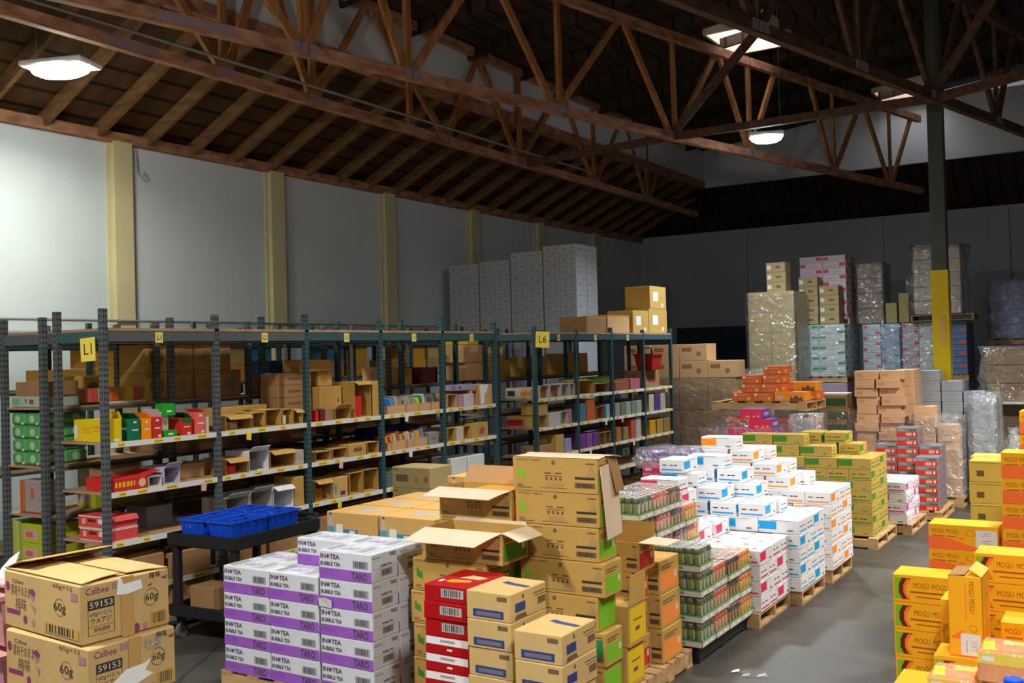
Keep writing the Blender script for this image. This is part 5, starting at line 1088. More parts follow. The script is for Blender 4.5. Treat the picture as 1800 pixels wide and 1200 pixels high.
# red shopping basket hung at the last far bay
t = empty('shopping_basket', (-7.5, 16.55, 2.05), .0); tag(t, uniq('red shopping basket standing high in the last bay of far rack'), 'basket')
REDP = mat('red_plastic', (.42, .01, .008), .4)
b = MB(); b.mesh([(-.14, -.17, 0), (.14, -.17, 0), (.14, .17, 0), (-.14, .17, 0), (-.18, -.22, .28), (.18, -.22, .28), (.18, .22, .28), (-.18, .22, .28)], [(0, 3, 2, 1), (0, 1, 5, 4), (1, 2, 6, 5), (2, 3, 7, 6), (3, 0, 4, 7)], REDP); b.box(-.2, -.24, .27, -.17, .24, .295, REDP); b.box(.17, -.24, .27, .2, .24, .295, REDP); b.box(-.17, -.24, .27, .17, -.21, .295, REDP); b.box(-.17, .21, .27, .17, .24, .295, REDP); b.build('basket_body', t)
b = MB(); b.tube([(0, -.2, .28), (0, -.12, .40), (0, .12, .40), (0, .2, .28)], .012, DARKSTEEL); b.build('handle', t)
put('plain_carton', goods('plain_carton', .4, .6, .31, KRAFT_DARK, [('r', .2, .3, .7, .7, colmat((.3, .05, .04)))]), .4, .6, -7.45, 16.3, 1.735, 'brown carton with red print under the red basket', 'carton', None, jit=0, turn=0)
# goods of the back-to-back row
def back(px, z, dy, h, m, label, x=-8.32, dep=.4, deco=(), cat='carton', nm='plain_carton'):
    y = onX(px, 670, x).y; put(nm, goods(nm, dep, dy, h, m, list(deco)), dep, dy, x, y, z, label, cat, None, jit=0, turn=0)
LEAF = [('r', 'disc', .55, .5, .28, ink('faint_leaf', (.20, .16, .06)), .8), ('r', 'poly', [(.2, .3), (.3, .4), (.26, .75), (.2, .6)], ink('faint_leaf', (.20, .16, .06))), ('r', .08, .85, .45, .9, ink('faint_rust', (.35, .12, .05)))]
for k in range(2):
    for i, px in enumerate((255, 299, 342, 386)):
        if k == 1 and i == 3: back(px, 2.03 + k * .282, .16, .28, KRAFT_DARK, 'brown leaf-print carton, upper half-width one at the end of the row', deco=LEAF); continue
        back(px, 2.03 + k * .282, .30, .28, KRAFT_DARK if i else KRAFT, f"large brown leaf-print carton, {['lower', 'upper'][k]} {ORD[i].replace('bottom', 'first')} in the back row", deco=LEAF)
back(146, 2.03, .2, .27, KRAFT, 'kraft carton with dark leaf print at the near end of the back row', x=-8.5, dep=.3, deco=LEAF)
for i, (px, m, c) in enumerate(((158, (.6, .1, .06), 'red pouch-print'), (172, (.7, .55, .04), 'yellow pouch-print'), (194, (.62, .16, .03), 'orange'), (222, (.6, .4, .06), 'amber'), (234, (.55, .08, .07), 'shiny red'))): back(px, 2.05, .09, .13, m, f"{c} pack standing on the back row upper shelf", dep=.12)
b = MB(); b.box(-8.62, 5.95, 2.031, -8.32, 6.4, 2.049, PAPER); o = b.build('cardboard_sheet'); tag(o, uniq('white cardboard sheet under the small packs on the back row'), 'sheet')
back(462, 2.03, .12, .18, (.3, .05, .02), 'dark red canister-like box on the back row', dep=.2); back(490, 2.03, .42, .17, (.05, .05, .055), 'black pictorial box on the back row shelf', deco=[('r', .1, .2, .35, .7, PW), ('r', .4, .2, .6, .8, colmat((.4, .15, .1))), ('r', .65, .2, .92, .85, PW)])
for i, (px, m) in enumerate(((500, (.01, .03, .16)),)): back(px - 25, 2.2, .75, .2, m, 'dark blue crate high behind the black pictorial box', x=-8.4)
for i, (px, w_, h, m) in enumerate(((678, .26, .24, KRAFT_TAN), (704, .25, .22, KRAFT), (735, .45, .22, (.12, .01, .01)), (820, .5, .26, KRAFT_TAN), (850, .16, .2, (.4, .06, .05)))): back(px, 2.03, w_, h, m, f"{['tan', 'kraft', 'dark maroon', 'pale tan', 'red-topped'][i]} carton on the back row shelf, {ORD[i].replace('bottom', 'first')} past bay L3")
back(816, 2.295, .5, .26, KRAFT_TAN, 'pale tan carton with red mark, stacked second on back row'); back(823, 2.56, .3, .12, (.6, .4, .03), 'yellow-topped small carton at the top of the tan pair')
y = onX(963, 670, -8.3).y
for i, (y, h, z, w_) in enumerate(((12.50, .28, 2.03, .7), (12.55, .3, 2.312, .45), (13.76, .32, 2.03, .6), (15.0, .36, 2.03, .8))): put('plain_carton', goods('plain_carton', .4, w_, h, KRAFT), .4, w_, -8.34, y, z, f"kraft carton behind the L6 rack posts, {ORD[i].replace('bottom', 'first')} from the near end", 'carton', None, jit=0, turn=0)
put('plain_carton', goods('plain_carton', .24, .55, .24, (.12, .45, .02), [('f', 0, .5, 1, .9, PW), ('f', 0, .1, 1, .4, colmat((.02, .4, .03)))]), .24, .55, -7.80, 14.2, 1.735, 'bright green and white carton seen through bay L7', 'carton', None, jit=0, turn=0)
put('plain_carton', goods('plain_carton', .24, .6, .24, (.08, .25, .02)), .24, .6, -7.80, 15.0, 1.735, 'dark green carton next to the bright green one', 'carton', None, jit=0, turn=0)
# green wrapped packs and bags at the near end of the back-to-back row
GP = colmat((.10, .36, .10), .25); GPR = [('f', 'disc', .5, .52, .3, ink('pale_mint', (.42, .58, .42)), 1.2), ('f', .78, .08, .95, .26, PW), ('r', 'disc', .5, .5, .3, ink('pale_mint', (.42, .58, .42)), 1.2)]
me = goods('tissue_pack', .21, .24, .118, GP, GPR, r=.02)
for k in range(4):
    for c in range(2):
        for r_ in range(2):
            put('tissue_pack', me, .215, .245, -8.42 - (1 - c) * .22, 5.33 + r_ * .25, 1.5 + k * .121, f"green wrapped pack with pale oval, {ORD[k]} layer, {['left', 'right'][c]} {['near', 'far'][r_]} column", 'pack', 'green wrapped packs on the rack end', jit=.002, turn=.006)
put('flat_box', goods('flat_box', .44, .4, .10, (.42, .5, .42), [('f', .05, .2, .3, .8, colmat((.2, .5, .2))), ('f', .5, .4, .55, .8, REDB), ('f', .65, .3, .8, .7, INK)]), .44, .4, -8.42, 5.34, 2.03, 'flat pale green box at the end of the back row', 'box', None, jit=0, turn=0)
put('plain_carton', goods('plain_carton', .42, .36, .13, KRAFT_DARK), .42, .36, -8.40, 5.36, 2.131, 'brown carton lying on the flat pale green box', 'carton', None, jit=0, turn=0)
put('snack_bag_box', goods('snack_bag_box', .36, .16, .30, (.40, .33, .32), [('f', 0, 0, .22, 1, colmat((.6, .14, .03))), ('f', .45, .45, .6, .75, colmat((.6, .14, .03))), ('f', .0, .0, 1, .05, colmat((.35, .05, .06)))], r=.012), .36, .16, -8.42, 5.36, 1.06, 'greyish pink bag-like pack with orange strip on rack end', 'pack', None, jit=0, turn=0)
for k in range(2): put('lime_carton', goods('lime_carton', .36, .4, .17, (.50, .55, .02), [('f', .1, .2, .7, .75, ink('pale_pink_print', (.62, .42, .36))), ('f', .2, .3, .5, .6, SALM)]), .36, .4, -8.38, 5.34, .62 + k * .172, f"lime-yellow carton with pink panel, {['lower', 'upper'][k]} at the rack end", 'carton', 'lime-yellow cartons', jit=0, turn=0)
put('lime_carton', goods('lime_carton', .1, .4, .36, (.5, .55, .12)), .1, .4, -8.80, 5.34, .62, 'pale lime bag standing left of the lime-yellow cartons', 'pack', None, jit=0, turn=0)
for k in range(2): put('lime_carton', goods('lime_carton', .26, .5, .19, (.42, .45, .02), [('f', .1, .2, .7, .75, ink('pale_pink_print', (.62, .42, .36)))]), .26, .5, -8.30 + .0, 5.80, 1.06 + k * .192, f"dim lime carton deep behind the first rack, {['lower', 'upper'][k]}", 'carton', 'lime-yellow cartons', jit=0, turn=0)
# third row near the wall: bright cartons seen through the gaps
for bay in range(7):
    for j in range(3):
        y = 6.0 + 1.6 * bay + .07 + j * .5; i = bay * 3 + j; c = [(.80, .38, .02), (.45, .29, .12), (.72, .36, .05), (.80, .45, .03), (.5, .2, .06)][i % 5]
        for k, z in enumerate((2.12, 2.36)):
            if (i * 3 + k) % 4 == 3: continue
            if k == 1 and (i * 3) % 4 == 3: continue
            put('plain_carton', goods('plain_carton', .45, .42, .235, c if k == 0 else [(.80, .38, .02), (.62, .40, .14), (.05, .2, .35)][i % 3]), .45, .42, -10.98, y, z, f"{['orange', 'brown', 'amber', 'yellow', 'rust'][i % 5] if k == 0 else ['orange', 'pale brown', 'bluish'][i % 3]} carton on the wall-side rack, {['lower', 'upper'][k]}, bay {bay + 1}, position {j + 1}", 'carton', 'cartons on the wall-side rack', jit=.008, turn=.01)
for i in range(5):  # dark boxes added so the gaps behind the racks look shaded
    for z, zn in ((1.5, 'second'), (1.06, 'third'), (.62, 'fourth')):
        if i == 0: continue
        y = 5.3 + 1.21 * i + (.56 if i == 0 else .08); dy = .58 if i == 0 else 1.02
        put('dark_filler', goods('dark_filler', .5, dy, .34 - .04 * ((i + int(z * 10)) % 3), KRAFT_DARK, [('r', .1, .4, .35, .6, INK), ('r', .55, .5, .8, .7, INK)]), .5, dy, -8.34, y, z, f"added long dark filler in the back row, {zn} shelf, bay {i + 1} from near end", 'carton', 'added dark fillers of the back row', jit=0, turn=0)
# ------------------------------------------------------------------ goods further back
def wrap(x0, y0, z0, x1, y1, z1, label, m=None, amp=.025, top=True, seed=1, n=7):
    """crumpled see-through film around a pallet load"""
    r = random.Random(seed); b = MB(); m = m or WRAPF
    nz = max(4, int((z1 - z0) / .16)); loop = []
    P = [(x0 + (x1 - x0) * i / n, y0) for i in range(n)] + [(x1, y0 + (y1 - y0) * i / n) for i in range(n)] + [(x1 - (x1 - x0) * i / n, y1) for i in range(n)] + [(x0, y1 - (y1 - y0) * i / n) for i in range(n)]
    cx, cy = (x0 + x1) / 2, (y0 + y1) / 2; k = len(P); vs = []
    for j in range(nz + 1):
        for (x, y) in P:
            o = abs(r.gauss(0, amp)); vx, vy = (x - cx) / (x1 - x0) * 2, (y - cy) / (y1 - y0) * 2
            vs.append((x + vx * (.022 + o), y + vy * (.022 + o), z0 + (z1 - z0) * j / nz + (r.uniform(-.02, .03) if j == nz else 0)))
    fs = [(j * k + i, j * k + (i + 1) % k, (j + 1) * k + (i + 1) % k, (j + 1) * k + i) for j in range(nz) for i in range(k)]
    if top:
        c = len(vs); vs.append((cx, cy, z1 + .03)); fs += [(nz * k + i, nz * k + (i + 1) % k, c) for i in range(k)]
    b.mesh(vs, fs, m); o = b.build('stretch_film', None, True)
    if label: tag(o, uniq(label), 'plastic film', 'plastic film around pallet loads')
    return o
WRAPF = film_mat('stretch_film', (.72, .78, .85), .05, .13, .55)
WRAPH = film_mat('milky_film', (.60, .64, .70), .24, .18, .4)
NTH = ['first', 'second', 'third', 'fourth', 'fifth', 'sixth', 'seventh', 'eighth', 'ninth', 'tenth', 'eleventh', 'twelfth', 'thirteenth', 'fourteenth']
def grid(name, me, w, d, h, x0, y0, z0, nx, nz, desc, group, side=1, jit=.004, skip=None, me2=None, stag=0, cat='carton'):
    """front face nx wide and nz high, plus `side` columns along the right-hand side"""
    for k in range(nz):
        for c in range(nx):
            if skip and skip(c, k): continue
            put(name, (me2 if me2 and (c + k) % 2 else me), w, d, x0 + (c + 1) * w, y0 + (stag * JR.random()), z0 + k * h, f"{desc}, {NTH[c]} front column, {NTH[k]} layer up", cat, group, jit=jit, turn=.006)
        for s in range(1, side + 1):
            if skip and skip(nx - 1, k): continue
            put(name, (me2 if me2 and (s + k) % 2 else me), w, d, x0 + nx * w, y0 + .02 + s * (d + .006), z0 + k * h, f"{desc}, {NTH[s - 1]} side column, {NTH[k]} layer up", cat, group, jit=min(jit, .004), turn=.004)
# orange snack boxes on a raised pallet, and the wrapped load that carries it
ORB = mat('snack_orange', (.72, .15, .02), .45, noise=.08, scale=5)
od = [('f', .06, .62, .2, .9, PW), ('f', .28, .68, .75, .78, ink('print_salmon', (.75, .35, .25))), ('f', .3, .25, .58, .42, ink('print_mauve', (.5, .25, .3))), ('f', 'disc', .78, .3, .17, ink('print_sand', (.80, .55, .2))), ('r', .1, .3, .4, .6, ink('print_salmon', (.75, .35, .25)))]
OB = goods('snack_box', .295, .38, .122, ORB, od); OBW = goods('snack_box', .435, .3, .13, colmat((.80, .28, .02)), [('f', .05, .2, .3, .7, ink('print_salmon', (.75, .35, .25))), ('f', 'poly', [(.5, .05), (.95, .05), (.9, .5), (.8, .35), (.72, .7), (.6, .3), (.55, .6)], ink('print_umber', (.16, .07, .03)))])
pz = 1.632
for (x, y, k, me, w, t_) in ((-4.70, 13.95, 0, OB, .3, 'front left, bottom'), (-4.40, 13.95, 0, OB, .3, 'front middle, bottom'), (-3.955, 13.95, 0, OBW, .44, 'front right, wide one with dark figures'), (-4.88, 14.4, 0, OB, .3, 'back left, bottom'), (-4.585, 13.97, 1, OB, .3, 'left, second layer'), (-4.285, 13.97, 1, OB, .3, 'right, second layer'), (-4.575, 13.97, 2, OB, .3, 'left, third layer'), (-4.27, 13.97, 2, OB, .3, 'right, third layer'), (-4.25, 13.98, 3, OB, .3, 'topmost of the pile'),
        (-3.91, 14.4, 0, OB, .3, 'back right, bottom'), (-3.91, 14.4, 1, OBW, .44, 'back right, wide one on second layer'), (-4.36, 14.4, 0, OBW, .44, 'back middle, bottom')):
    put('snack_box', me, w, .38 if me is OB else .3, x, y, pz + k * .1255, f"orange snack box on the raised pallet, {t_}", 'box', 'orange snack boxes', jit=.002, turn=.005)
pallet(-5.3, 13.88, -3.92, 14.9, 'raised wooden pallet carrying the orange snack boxes', z=1.5, along='x')
grid('snack_box', OB, .3, .4, .1255, -5.15, 14.0, 0, 4, 11, 'orange snack box in the load under the raised pallet', 'orange snack boxes under the raised pallet', skip=lambda c, k: k < 5 and c != 3)
wrap(-5.2, 13.97, .1, -3.93, 14.9, 1.40, 'crumpled clear film around the load under the raised pallet', seed=4, amp=.02, top=False)
b = MB(); b.rbox(-4.02, 13.68, 0, -3.78, 13.74, 1.42, .02, colmat((.34, .36, .42))); o = b.build('wrapped_load'); tag(o, uniq('thin grey board load standing under the raised pallet edge'), 'load')
wrap(-4.06, 13.62, .7, -3.72, 13.78, 1.46, 'bluish milky film draped below the raised pallet', WRAPH, seed=77, amp=.02)
# pink and purple packs
PUR = mat('pack_purple', (.16, .05, .28), .4); HOT = mat('pack_hot_pink', (.72, .03, .12), .4)
HB = goods('pack_box', .305, .36, .128, PUR, [('f', 0, 0, 1, 1, HOT), ('f', .25, .15, .45, .3, YB_), ('f', .6, .15, .68, .32, YB_), ('f', 'disc', .84, .25, .14, ink('print_salmon', (.75, .35, .25))), ('r', .25, .3, .8, .65, ink('print_lilac', (.42, .32, .55)))])
HB2 = goods('pack_box', .305, .36, .128, PUR, [('f', .2, .2, .55, .5, ink('print_lilac', (.42, .32, .55))), ('r', .1, .2, .9, .7, HOT)])
for k in range(11):
    for c in range(3):
        if c == 0 and k > 8 or c == 1 and k > 9: continue
        if k < 6 and c < 2: continue
        put('pack_box', HB if (k > 7) else (HB2 if (k + c) % 2 else HB), .31, .37, -5.1 + (c + 1) * .31, 13.08, .0 + k * .131, f"pink and purple pack box, {NTH[k]} layer, column {c + 1} from its left", 'box', 'pink and purple pack boxes', jit=.002, turn=.006)
put('pack_box', HB, .31, .37, -4.30, 13.10, 11 * .131, 'topmost pink and purple pack box below the orange pallet', 'box', 'pink and purple pack boxes', jit=0, turn=0)
for k in range(10): put('pack_box', HB2, .31, .36, -4.17, 13.47, k * .131, f"pink and purple pack box in the rear column, {NTH[k]} layer", 'box', 'pink and purple pack boxes', jit=.001, turn=.002)
b = MB(); b.rbox(-5.09, 13.10, 0, -4.49, 13.43, 6 * .131 - .004, .01, PUR); o = b.build('pack_load'); tag(o, uniq('solid purple load under the left pink and purple packs'), 'load')
wrap(-5.12, 13.06, .3, -4.15, 13.84, 1.33, 'clear film hanging on the pink and purple packs', seed=9, amp=.02, top=False)
PKF = mat('pack_pink', (.62, .16, .30), .4, noise=.2, scale=8)
for k in range(8):
    for c in range(2):
        put('pack_box', goods('pack_box', .41, .5, .125, [HOT, PUR, PKF][k % 3], [('f', .1, .2, .3, .45, PW), ('f', .55, .3, .85, .7, ink('print_lilac', (.42, .32, .55)))]), .415, .5, -4.83 + c * .417, 11.3, .13 + k * .127, f"flat pink or purple pack, {NTH[k]} layer, {['left', 'right'][c]}, under loose film behind white cartons", 'box', 'flat packs under loose film', jit=.002, turn=.006)
pallet(-5.3, 11.25, -4.38, 11.95, 'wooden pallet under the flat pink and purple packs')
wrap(-5.27, 11.27, .95, -4.40, 11.83, 1.18, 'loose milky film draped over flat pink packs behind the white cartons', WRAPH, seed=3, amp=.03)
# brown cartons and wrapped load past the end of the far rack
BR1 = goods('plain_carton', .57, .5, .325, KRAFT_TAN, [('f', .1, .55, .45, .8, ink('faint_rust', (.35, .12, .05))), ('f', 'disc', .7, .4, .16, ink('faint_umber', (.3, .16, .08)))]); 
for i, (x, z, t_) in enumerate(((-7.60, 2.18, 'upper left'), (-7.02, 2.18, 'upper middle'), (-8.20, 2.18, 'upper far left'), (-7.60, 1.85, 'lower left'), (-7.02, 1.85, 'lower middle'), (-6.44, 1.85, 'lower right'), (-8.20, 1.85, 'lower far left'))):
    put('plain_carton', BR1, .575, .5, x, 18.2, z, f"tan carton with rust print stacked past the far rack, {t_}", 'carton', 'tan cartons past the far rack', jit=.003, turn=.008)
DB = goods('plain_carton', .57, .5, .305, KRAFT_DARK)
for k in range(6):
    for c in range(4): put('plain_carton', DB, .575, .5, -8.20 + c * .582, 18.2, .0 + k * .308, f"dark brown carton in the wrapped load past the far rack, {NTH[k]} layer, column {c + 1}", 'carton', 'dark cartons past the far rack', jit=.002, turn=.004)
wrap(-8.80, 18.17, .0, -6.42, 18.72, 1.83, 'dull film around the dark brown load past the far rack', seed=6, amp=.02, top=False)
# red and yellow slatted bin boards in film between the racks and orange pallet
b = MB(); b.box(-7.05, 19.1, 0, -6.52, 19.7, 1.90, colmat((.30, .10, .09))); o = b.build('wrapped_load'); tag(o, uniq('dull red load in film right of the tan cartons'), 'load')
b = MB(); b.box(-6.50, 19.12, 0, -6.02, 19.7, 1.90, colmat((.33, .29, .10)))
for i in range(6): b.box(-6.48 + i * .08, 19.112, .1, -6.44 + i * .08, 19.12, 1.84, colmat((.42, .38, .18)))
o = b.build('slatted_load'); tag(o, uniq('olive yellow ribbed load beside the dull red one'), 'load')
wrap(-7.07, 19.08, .9, -5.95, 19.75, 1.96, 'clear film with bright glints over the red and yellow loads', seed=12, amp=.03)
put('storage_crate', goods('storage_crate', .5, .4, .35, (.01, .04, .22)), .5, .4, -6.75, 22.6, 2.02, 'blue crate in the dark gap left of the tall film-wrapped stack', 'crate', None, jit=0, turn=0)
put('storage_crate', goods('storage_crate', 1.0, .5, 2.0, (.05, .05, .05)), 1.0, .5, -6.6, 22.55, .01, 'dark tall bin below the blue crate at the back', 'bin', None, jit=0, turn=0)
# cartons lying on top of the far rack
LAB = [('r', .2, .35, .5, .75, PAPER), ('r', .7, .1, .8, .25, PAPER)]
for (y0, dy, h, z, m, t_) in ((15.95, .66, .40, 2.716, KRAFT, 'left one with white label'), (16.64, .80, .44, 2.716, KRAFT, 'right one with torn white label'), (16.7, .72, .42, 3.16, KRAFT, 'topmost one'), (14.95, .85, .30, 2.716, KRAFT_TAN, 'pale low one'), (14.2, .70, .26, 2.716, KRAFT_DARK, 'dark low one')):
    put('plain_carton', goods('plain_carton', .5, dy, h, m, LAB if m is KRAFT else [('r', 0, .9, 1, 1, TAPE)]), .5, dy, -7.5, y0, z, f"brown carton lying on top of the far rack, {t_}", 'carton', 'cartons on top of the far rack', jit=0, turn=.01)
# tall grey-white carton stacks by the left wall
GW = mat('dull_white_board', (.50, .50, .54), .6, noise=.08, scale=5)
gm = goods('carton', .385, .45, .235, GW, [('f', .2, .55, .42, .7, GREYINK), ('f', .6, .2, .8, .35, GREYINK), ('f', 'disc', .8, .7, .09, ink('dull_red_dot', (.4, .2, .2))), ('r', .2, .5, .5, .65, GREYINK)])
for s in range(4):
    x0 = -12.78 + s * .80; zt = [0, .03, .16, .24][s]
    b = MB(); b.rbox(x0, 17.8, .0, x0 + .775, 18.75, 2.72 + zt, .02, GW); o = b.build('wrapped_load'); tag(o, uniq(f"pale lower load under the {NTH[s]} grey-white carton stack from the left wall"), 'load', 'loads under grey-white carton stacks')
    for k in range(7):
        for c in range(2): put('grey_carton', gm, .388, .46, x0 + (c + 1) * .388, 17.8, 2.722 + zt + k * .236, f"grey-white carton high at the left wall, {NTH[s]} stack, {NTH[k]} layer, {['left', 'right'][c]} half", 'carton', 'grey-white cartons by the left wall', jit=.002, turn=.004)
        if s == 3: put('grey_carton', gm, .388, .46, x0 + .776, 18.27, 2.722 + zt + k * .236, f"grey-white carton on the lit right side of the last stack, {NTH[k]} layer", 'carton', 'grey-white cartons by the left wall', jit=.001, turn=.003)
# film-wrapped tan tower
TW_ = goods('plain_carton', .483, .88, .425, mat('tower_kraft', (.44, .33, .16), .7, noise=.1, scale=4))
grid('plain_carton', TW_, .49, .88, .428, -6.90, 20.3, .13, 2, 8, 'tan carton in the tall film-wrapped tower', 'tan cartons in the tall tower', side=0, jit=.0015)
pallet(-6.95, 20.25, -5.88, 21.2, 'wooden pallet under the tall film-wrapped tower')
wrap(-6.91, 20.28, .2, -5.91, 21.17, 3.52, 'shiny stretch film around the tall tan tower', seed=21, amp=.010, top=False)
# second-level loads along the far wall
def level(x0, y0, nx, nz, z0, col, key, desc, w=.54, h=.11, d=.5, base=None, side=1):
    if key not in CARTS:
        base = base or mat('far_white_board', (.60, .62, .64), .5, noise=.05, scale=4)
        CARTS[key] = (goods('carton', w - .006, d, h - .003, base, [('f', .02, .25, .26, .8, col), ('f', .35, .3, .8, .38, GREYINK), ('r', .05, .25, .4, .8, col)]), goods('carton', w - .006, d, h - .003, base, [('f', .72, .25, .98, .8, col), ('f', .1, .3, .6, .38, GREYINK), ('r', .6, .25, .95, .8, col)]))
    a, c = CARTS[key]
    grid('marked_carton', a, w, d + .006, h, x0, y0, z0, nx, nz, desc, desc.replace('carton', 'cartons'), side=side, me2=c, jit=.003)
def base_load(x0, y0, x1, y1, z, c, label):
    b = MB(); b.rbox(x0, y0, .0, x1, y1, z - .133, .02, colmat(c))
    for i in range(1, int((z - .133) / .22)): b.box(x0 - .003, y0 - .003, i * .22, x1 + .003, y0, i * .22 + .006, GREYINK)
    o = b.build('wrapped_load'); tag(o, uniq(label), 'load'); pallet(x0, y0, x1, y1, label.replace('load', 'pallet resting on the load'), z=z - .131, along='x')
FG = ink('far_green', (.03, .33, .07))
base_load(-6.25, 21.3, -5.15, 22.5, 1.75, (.38, .30, .38), 'lilac lower load under green-marked cartons')
level(-6.25, 21.3, 2, 10, 1.752, FG, 'fargreen', 'white green-marked carton at the far wall')
wrap(-6.28, 21.27, 1.78, -5.13, 22.40, 2.82, 'shiny film around the green-marked cartons', seed=31, amp=.006, top=False)
base_load(-4.95, 21.9, -4.2, 22.9, 1.75, (.30, .12, .10), 'rust lower load under pink-marked cartons')
level(-4.95, 21.9, 1, 9, 1.752, ink('far_pink', (.60, .10, .26)), 'farpink', 'white pink-marked carton at the far wall', w=.37, h=.12); level(-4.575, 21.9, 1, 9, 1.752, ink('far_blue', (.08, .28, .50)), 'farblue', 'bluish carton with blue mark at the far wall', w=.37, h=.12, base=mat('far_bluish', (.36, .44, .52), .5))
base_load(-4.15, 21.9, -3.5, 22.9, 1.75, (.3, .2, .25), 'dull lower load under crimson-marked cartons')
level(-4.15, 21.9, 1, 9, 1.752, ink('far_crimson', (.50, .03, .15)), 'farcrim', 'dull white crimson-marked carton at the far wall', w=.33, h=.12, base=mat('far_pinkish', (.46, .40, .44), .5)); level(-3.82, 21.9, 1, 9, 1.752, ink('far_orange', (.65, .22, .05)), 'farorange', 'dull white orange-marked carton at the far wall', w=.33, h=.12)
base_load(-3.45, 21.9, -2.9, 22.9, 1.75, (.22, .25, .35), 'bluish lower load behind the yellow column')
level(-3.45, 21.9, 1, 9, 1.752, ink('far_red', (.55, .12, .05)), 'farbl2', 'blue carton with red mark behind the yellow column', w=.54, h=.12, base=mat('far_blue_board', (.10, .17, .34), .5))
wrap(-4.97, 21.87, 1.78, -3.47, 22.98, 2.80, 'stretch film around the pink and crimson marked cartons', seed=33, amp=.006, top=False)
# third level
level(-6.2, 21.75, 2, 10, 2.98, ink('far_red2', (.66, .10, .16)), 'farred', 'white carton with red panel, highest far stack', w=.49, h=.136, d=.4, base=mat('far_pink_white', (.72, .60, .64), .5))
pallet(-6.24, 21.72, -5.16, 22.4, 'high pallet under the red-panel cartons', z=2.85)
TN = goods('plain_carton', .40, .36, .2, mat('tower_kraft', (.44, .33, .16), .7), [('f', .05, .3, .25, .7, PAPER), ('f', .5, .4, .75, .6, INK)])
for k in range(3): put('plain_carton', TN, .42, .38, -6.12, 20.45, 3.556 + k * .203, f"tan carton with white sticker on the tall tower, {NTH[k]} up", 'carton', 'tan stickered cartons up high', jit=.004, turn=.02)
for k in range(5): put('plain_carton', TN, .42, .38, -5.70, 21.3, 2.86 + k * .203, f"tan carton with white sticker beside the tower, {NTH[k]} up", 'carton', 'tan stickered cartons up high', jit=.004, turn=.02)
for k in range(4): put('plain_carton', TN, .40, .38, -5.28, 21.3, 2.86 + k * .203, f"tan carton with white sticker in the right column, {NTH[k]} up", 'carton', 'tan stickered cartons up high', jit=.004, turn=.02)
def lump(name, x0, y0, z0, x1, y1, z1, c, label, seed, film=WRAPF, amp=.03, cat='load'):
    b = MB(); n = max(1, round((z1 - z0) / .3)); hz = (z1 - z0) / n
    for k in range(n): b.rbox(x0, y0, z0 + k * hz, x1, y1, z0 + (k + 1) * hz - .005, .012, colmat(c))
    o = b.build(name); tag(o, uniq(label), cat)
    f = wrap(x0, y0, z0, x1, y1, z1, None, film, seed=seed, amp=amp); f.name = 'film_wrap'; f.parent = o
lump('wrapped_load', -5.08, 22.1, 2.85, -4.55, 22.8, 4.15, (.26, .19, .13), 'brown wrapped load right of the red-panel cartons', 41, amp=.02)
put('plain_carton', goods('plain_carton', .22, .4, .42, (.35, .28, .10)), .22, .4, -4.26, 22.0, 2.845, 'ochre carton beside the brown wrapped load', 'carton', None, jit=0, turn=0)
put('plain_carton', goods('plain_carton', .2, .4, .62, (.33, .26, .10)), .2, .4, -4.02, 22.0, 2.845, 'ochre carton left of the tall glinting load', 'carton', None, jit=0, turn=0)
pallet(-3.95, 21.75, -2.75, 22.4, 'high dark pallet under the tall glinting load', z=2.85, mt=KRAFT_DARK)
lump('wrapped_load', -3.88, 21.82, 2.99, -2.98, 22.4, 4.40, (.42, .34, .26), 'tall glinting film-wrapped load crossing behind the yellow column', 43, amp=.05)
base_load(-2.65, 22.95, -.7, 24.0, 2.45, (.28, .30, .42), 'bluish grey lower load at the right far wall')
lump('wrapped_load', -2.95 + .35, 23.0, 2.452, -1.75, 23.9, 3.66, (.26, .28, .55), 'bluish wrapped load right of the yellow column', 45, WRAPH, amp=.03)
lump('wrapped_load', -1.55, 23.0, 2.452, -.8, 23.9, 3.68, (.22, .23, .46), 'dark bluish wrapped load at the right edge far back', 46, WRAPH, amp=.03)
# --- peach cartons, grey cartons and their film near the column
PB_ = goods('peach_carton', .345, .30, .132, PEACH, [('f', .08, .3, .35, .7, ink('faint_peach_print', (.62, .33, .18)))]); PB2 = goods('peach_carton', .29, .30, .132, PEACH, [('f', .1, .2, .8, .25, ink('faint_peach_print', (.62, .33, .18)))])
jr = random.Random(8)
for k in range(14):
    xs = -3.74 + jr.uniform(-.01, .03); ws = [.35, .35] if k % 3 else [.295, .35]
    for c, w_ in enumerate(ws):
        put('peach_carton', PB_ if w_ > .3 else PB2, w_, .30, xs + w_ + (.01 + jr.uniform(0, .05)) * c, 15.9 + jr.uniform(-.05, .03), .13 + k * .1335, f"peach carton in the tall peach stack, {NTH[k]} layer, {['left', 'right'][c]}", 'carton', 'peach cartons', jit=0, turn=.02); xs += w_
    for s in range(2): put('peach_carton', PB2, .29, .31, -2.93, 16.26 + s * .32, .13 + k * .1335, f"peach carton on the right side of the tall peach stack, {NTH[k]} layer, {['nearer', 'farther'][s]}", 'carton', 'peach cartons', jit=.001, turn=.003)
for (x, n_, t_) in ((-2.56, 10, 'inner'), (-2.24, 8, 'outer')):
    for k in range(n_): put('peach_carton', PB2, .30, .30, x, 15.75, .13 + k * .1335, f"peach carton in the stepped lower pile, {t_} column, {NTH[k]} layer", 'carton', 'peach cartons', jit=.004, turn=.01)
pallet(-3.8, 15.7, -2.2, 16.9, 'wooden pallet under the peach cartons and grey film load', along='x')
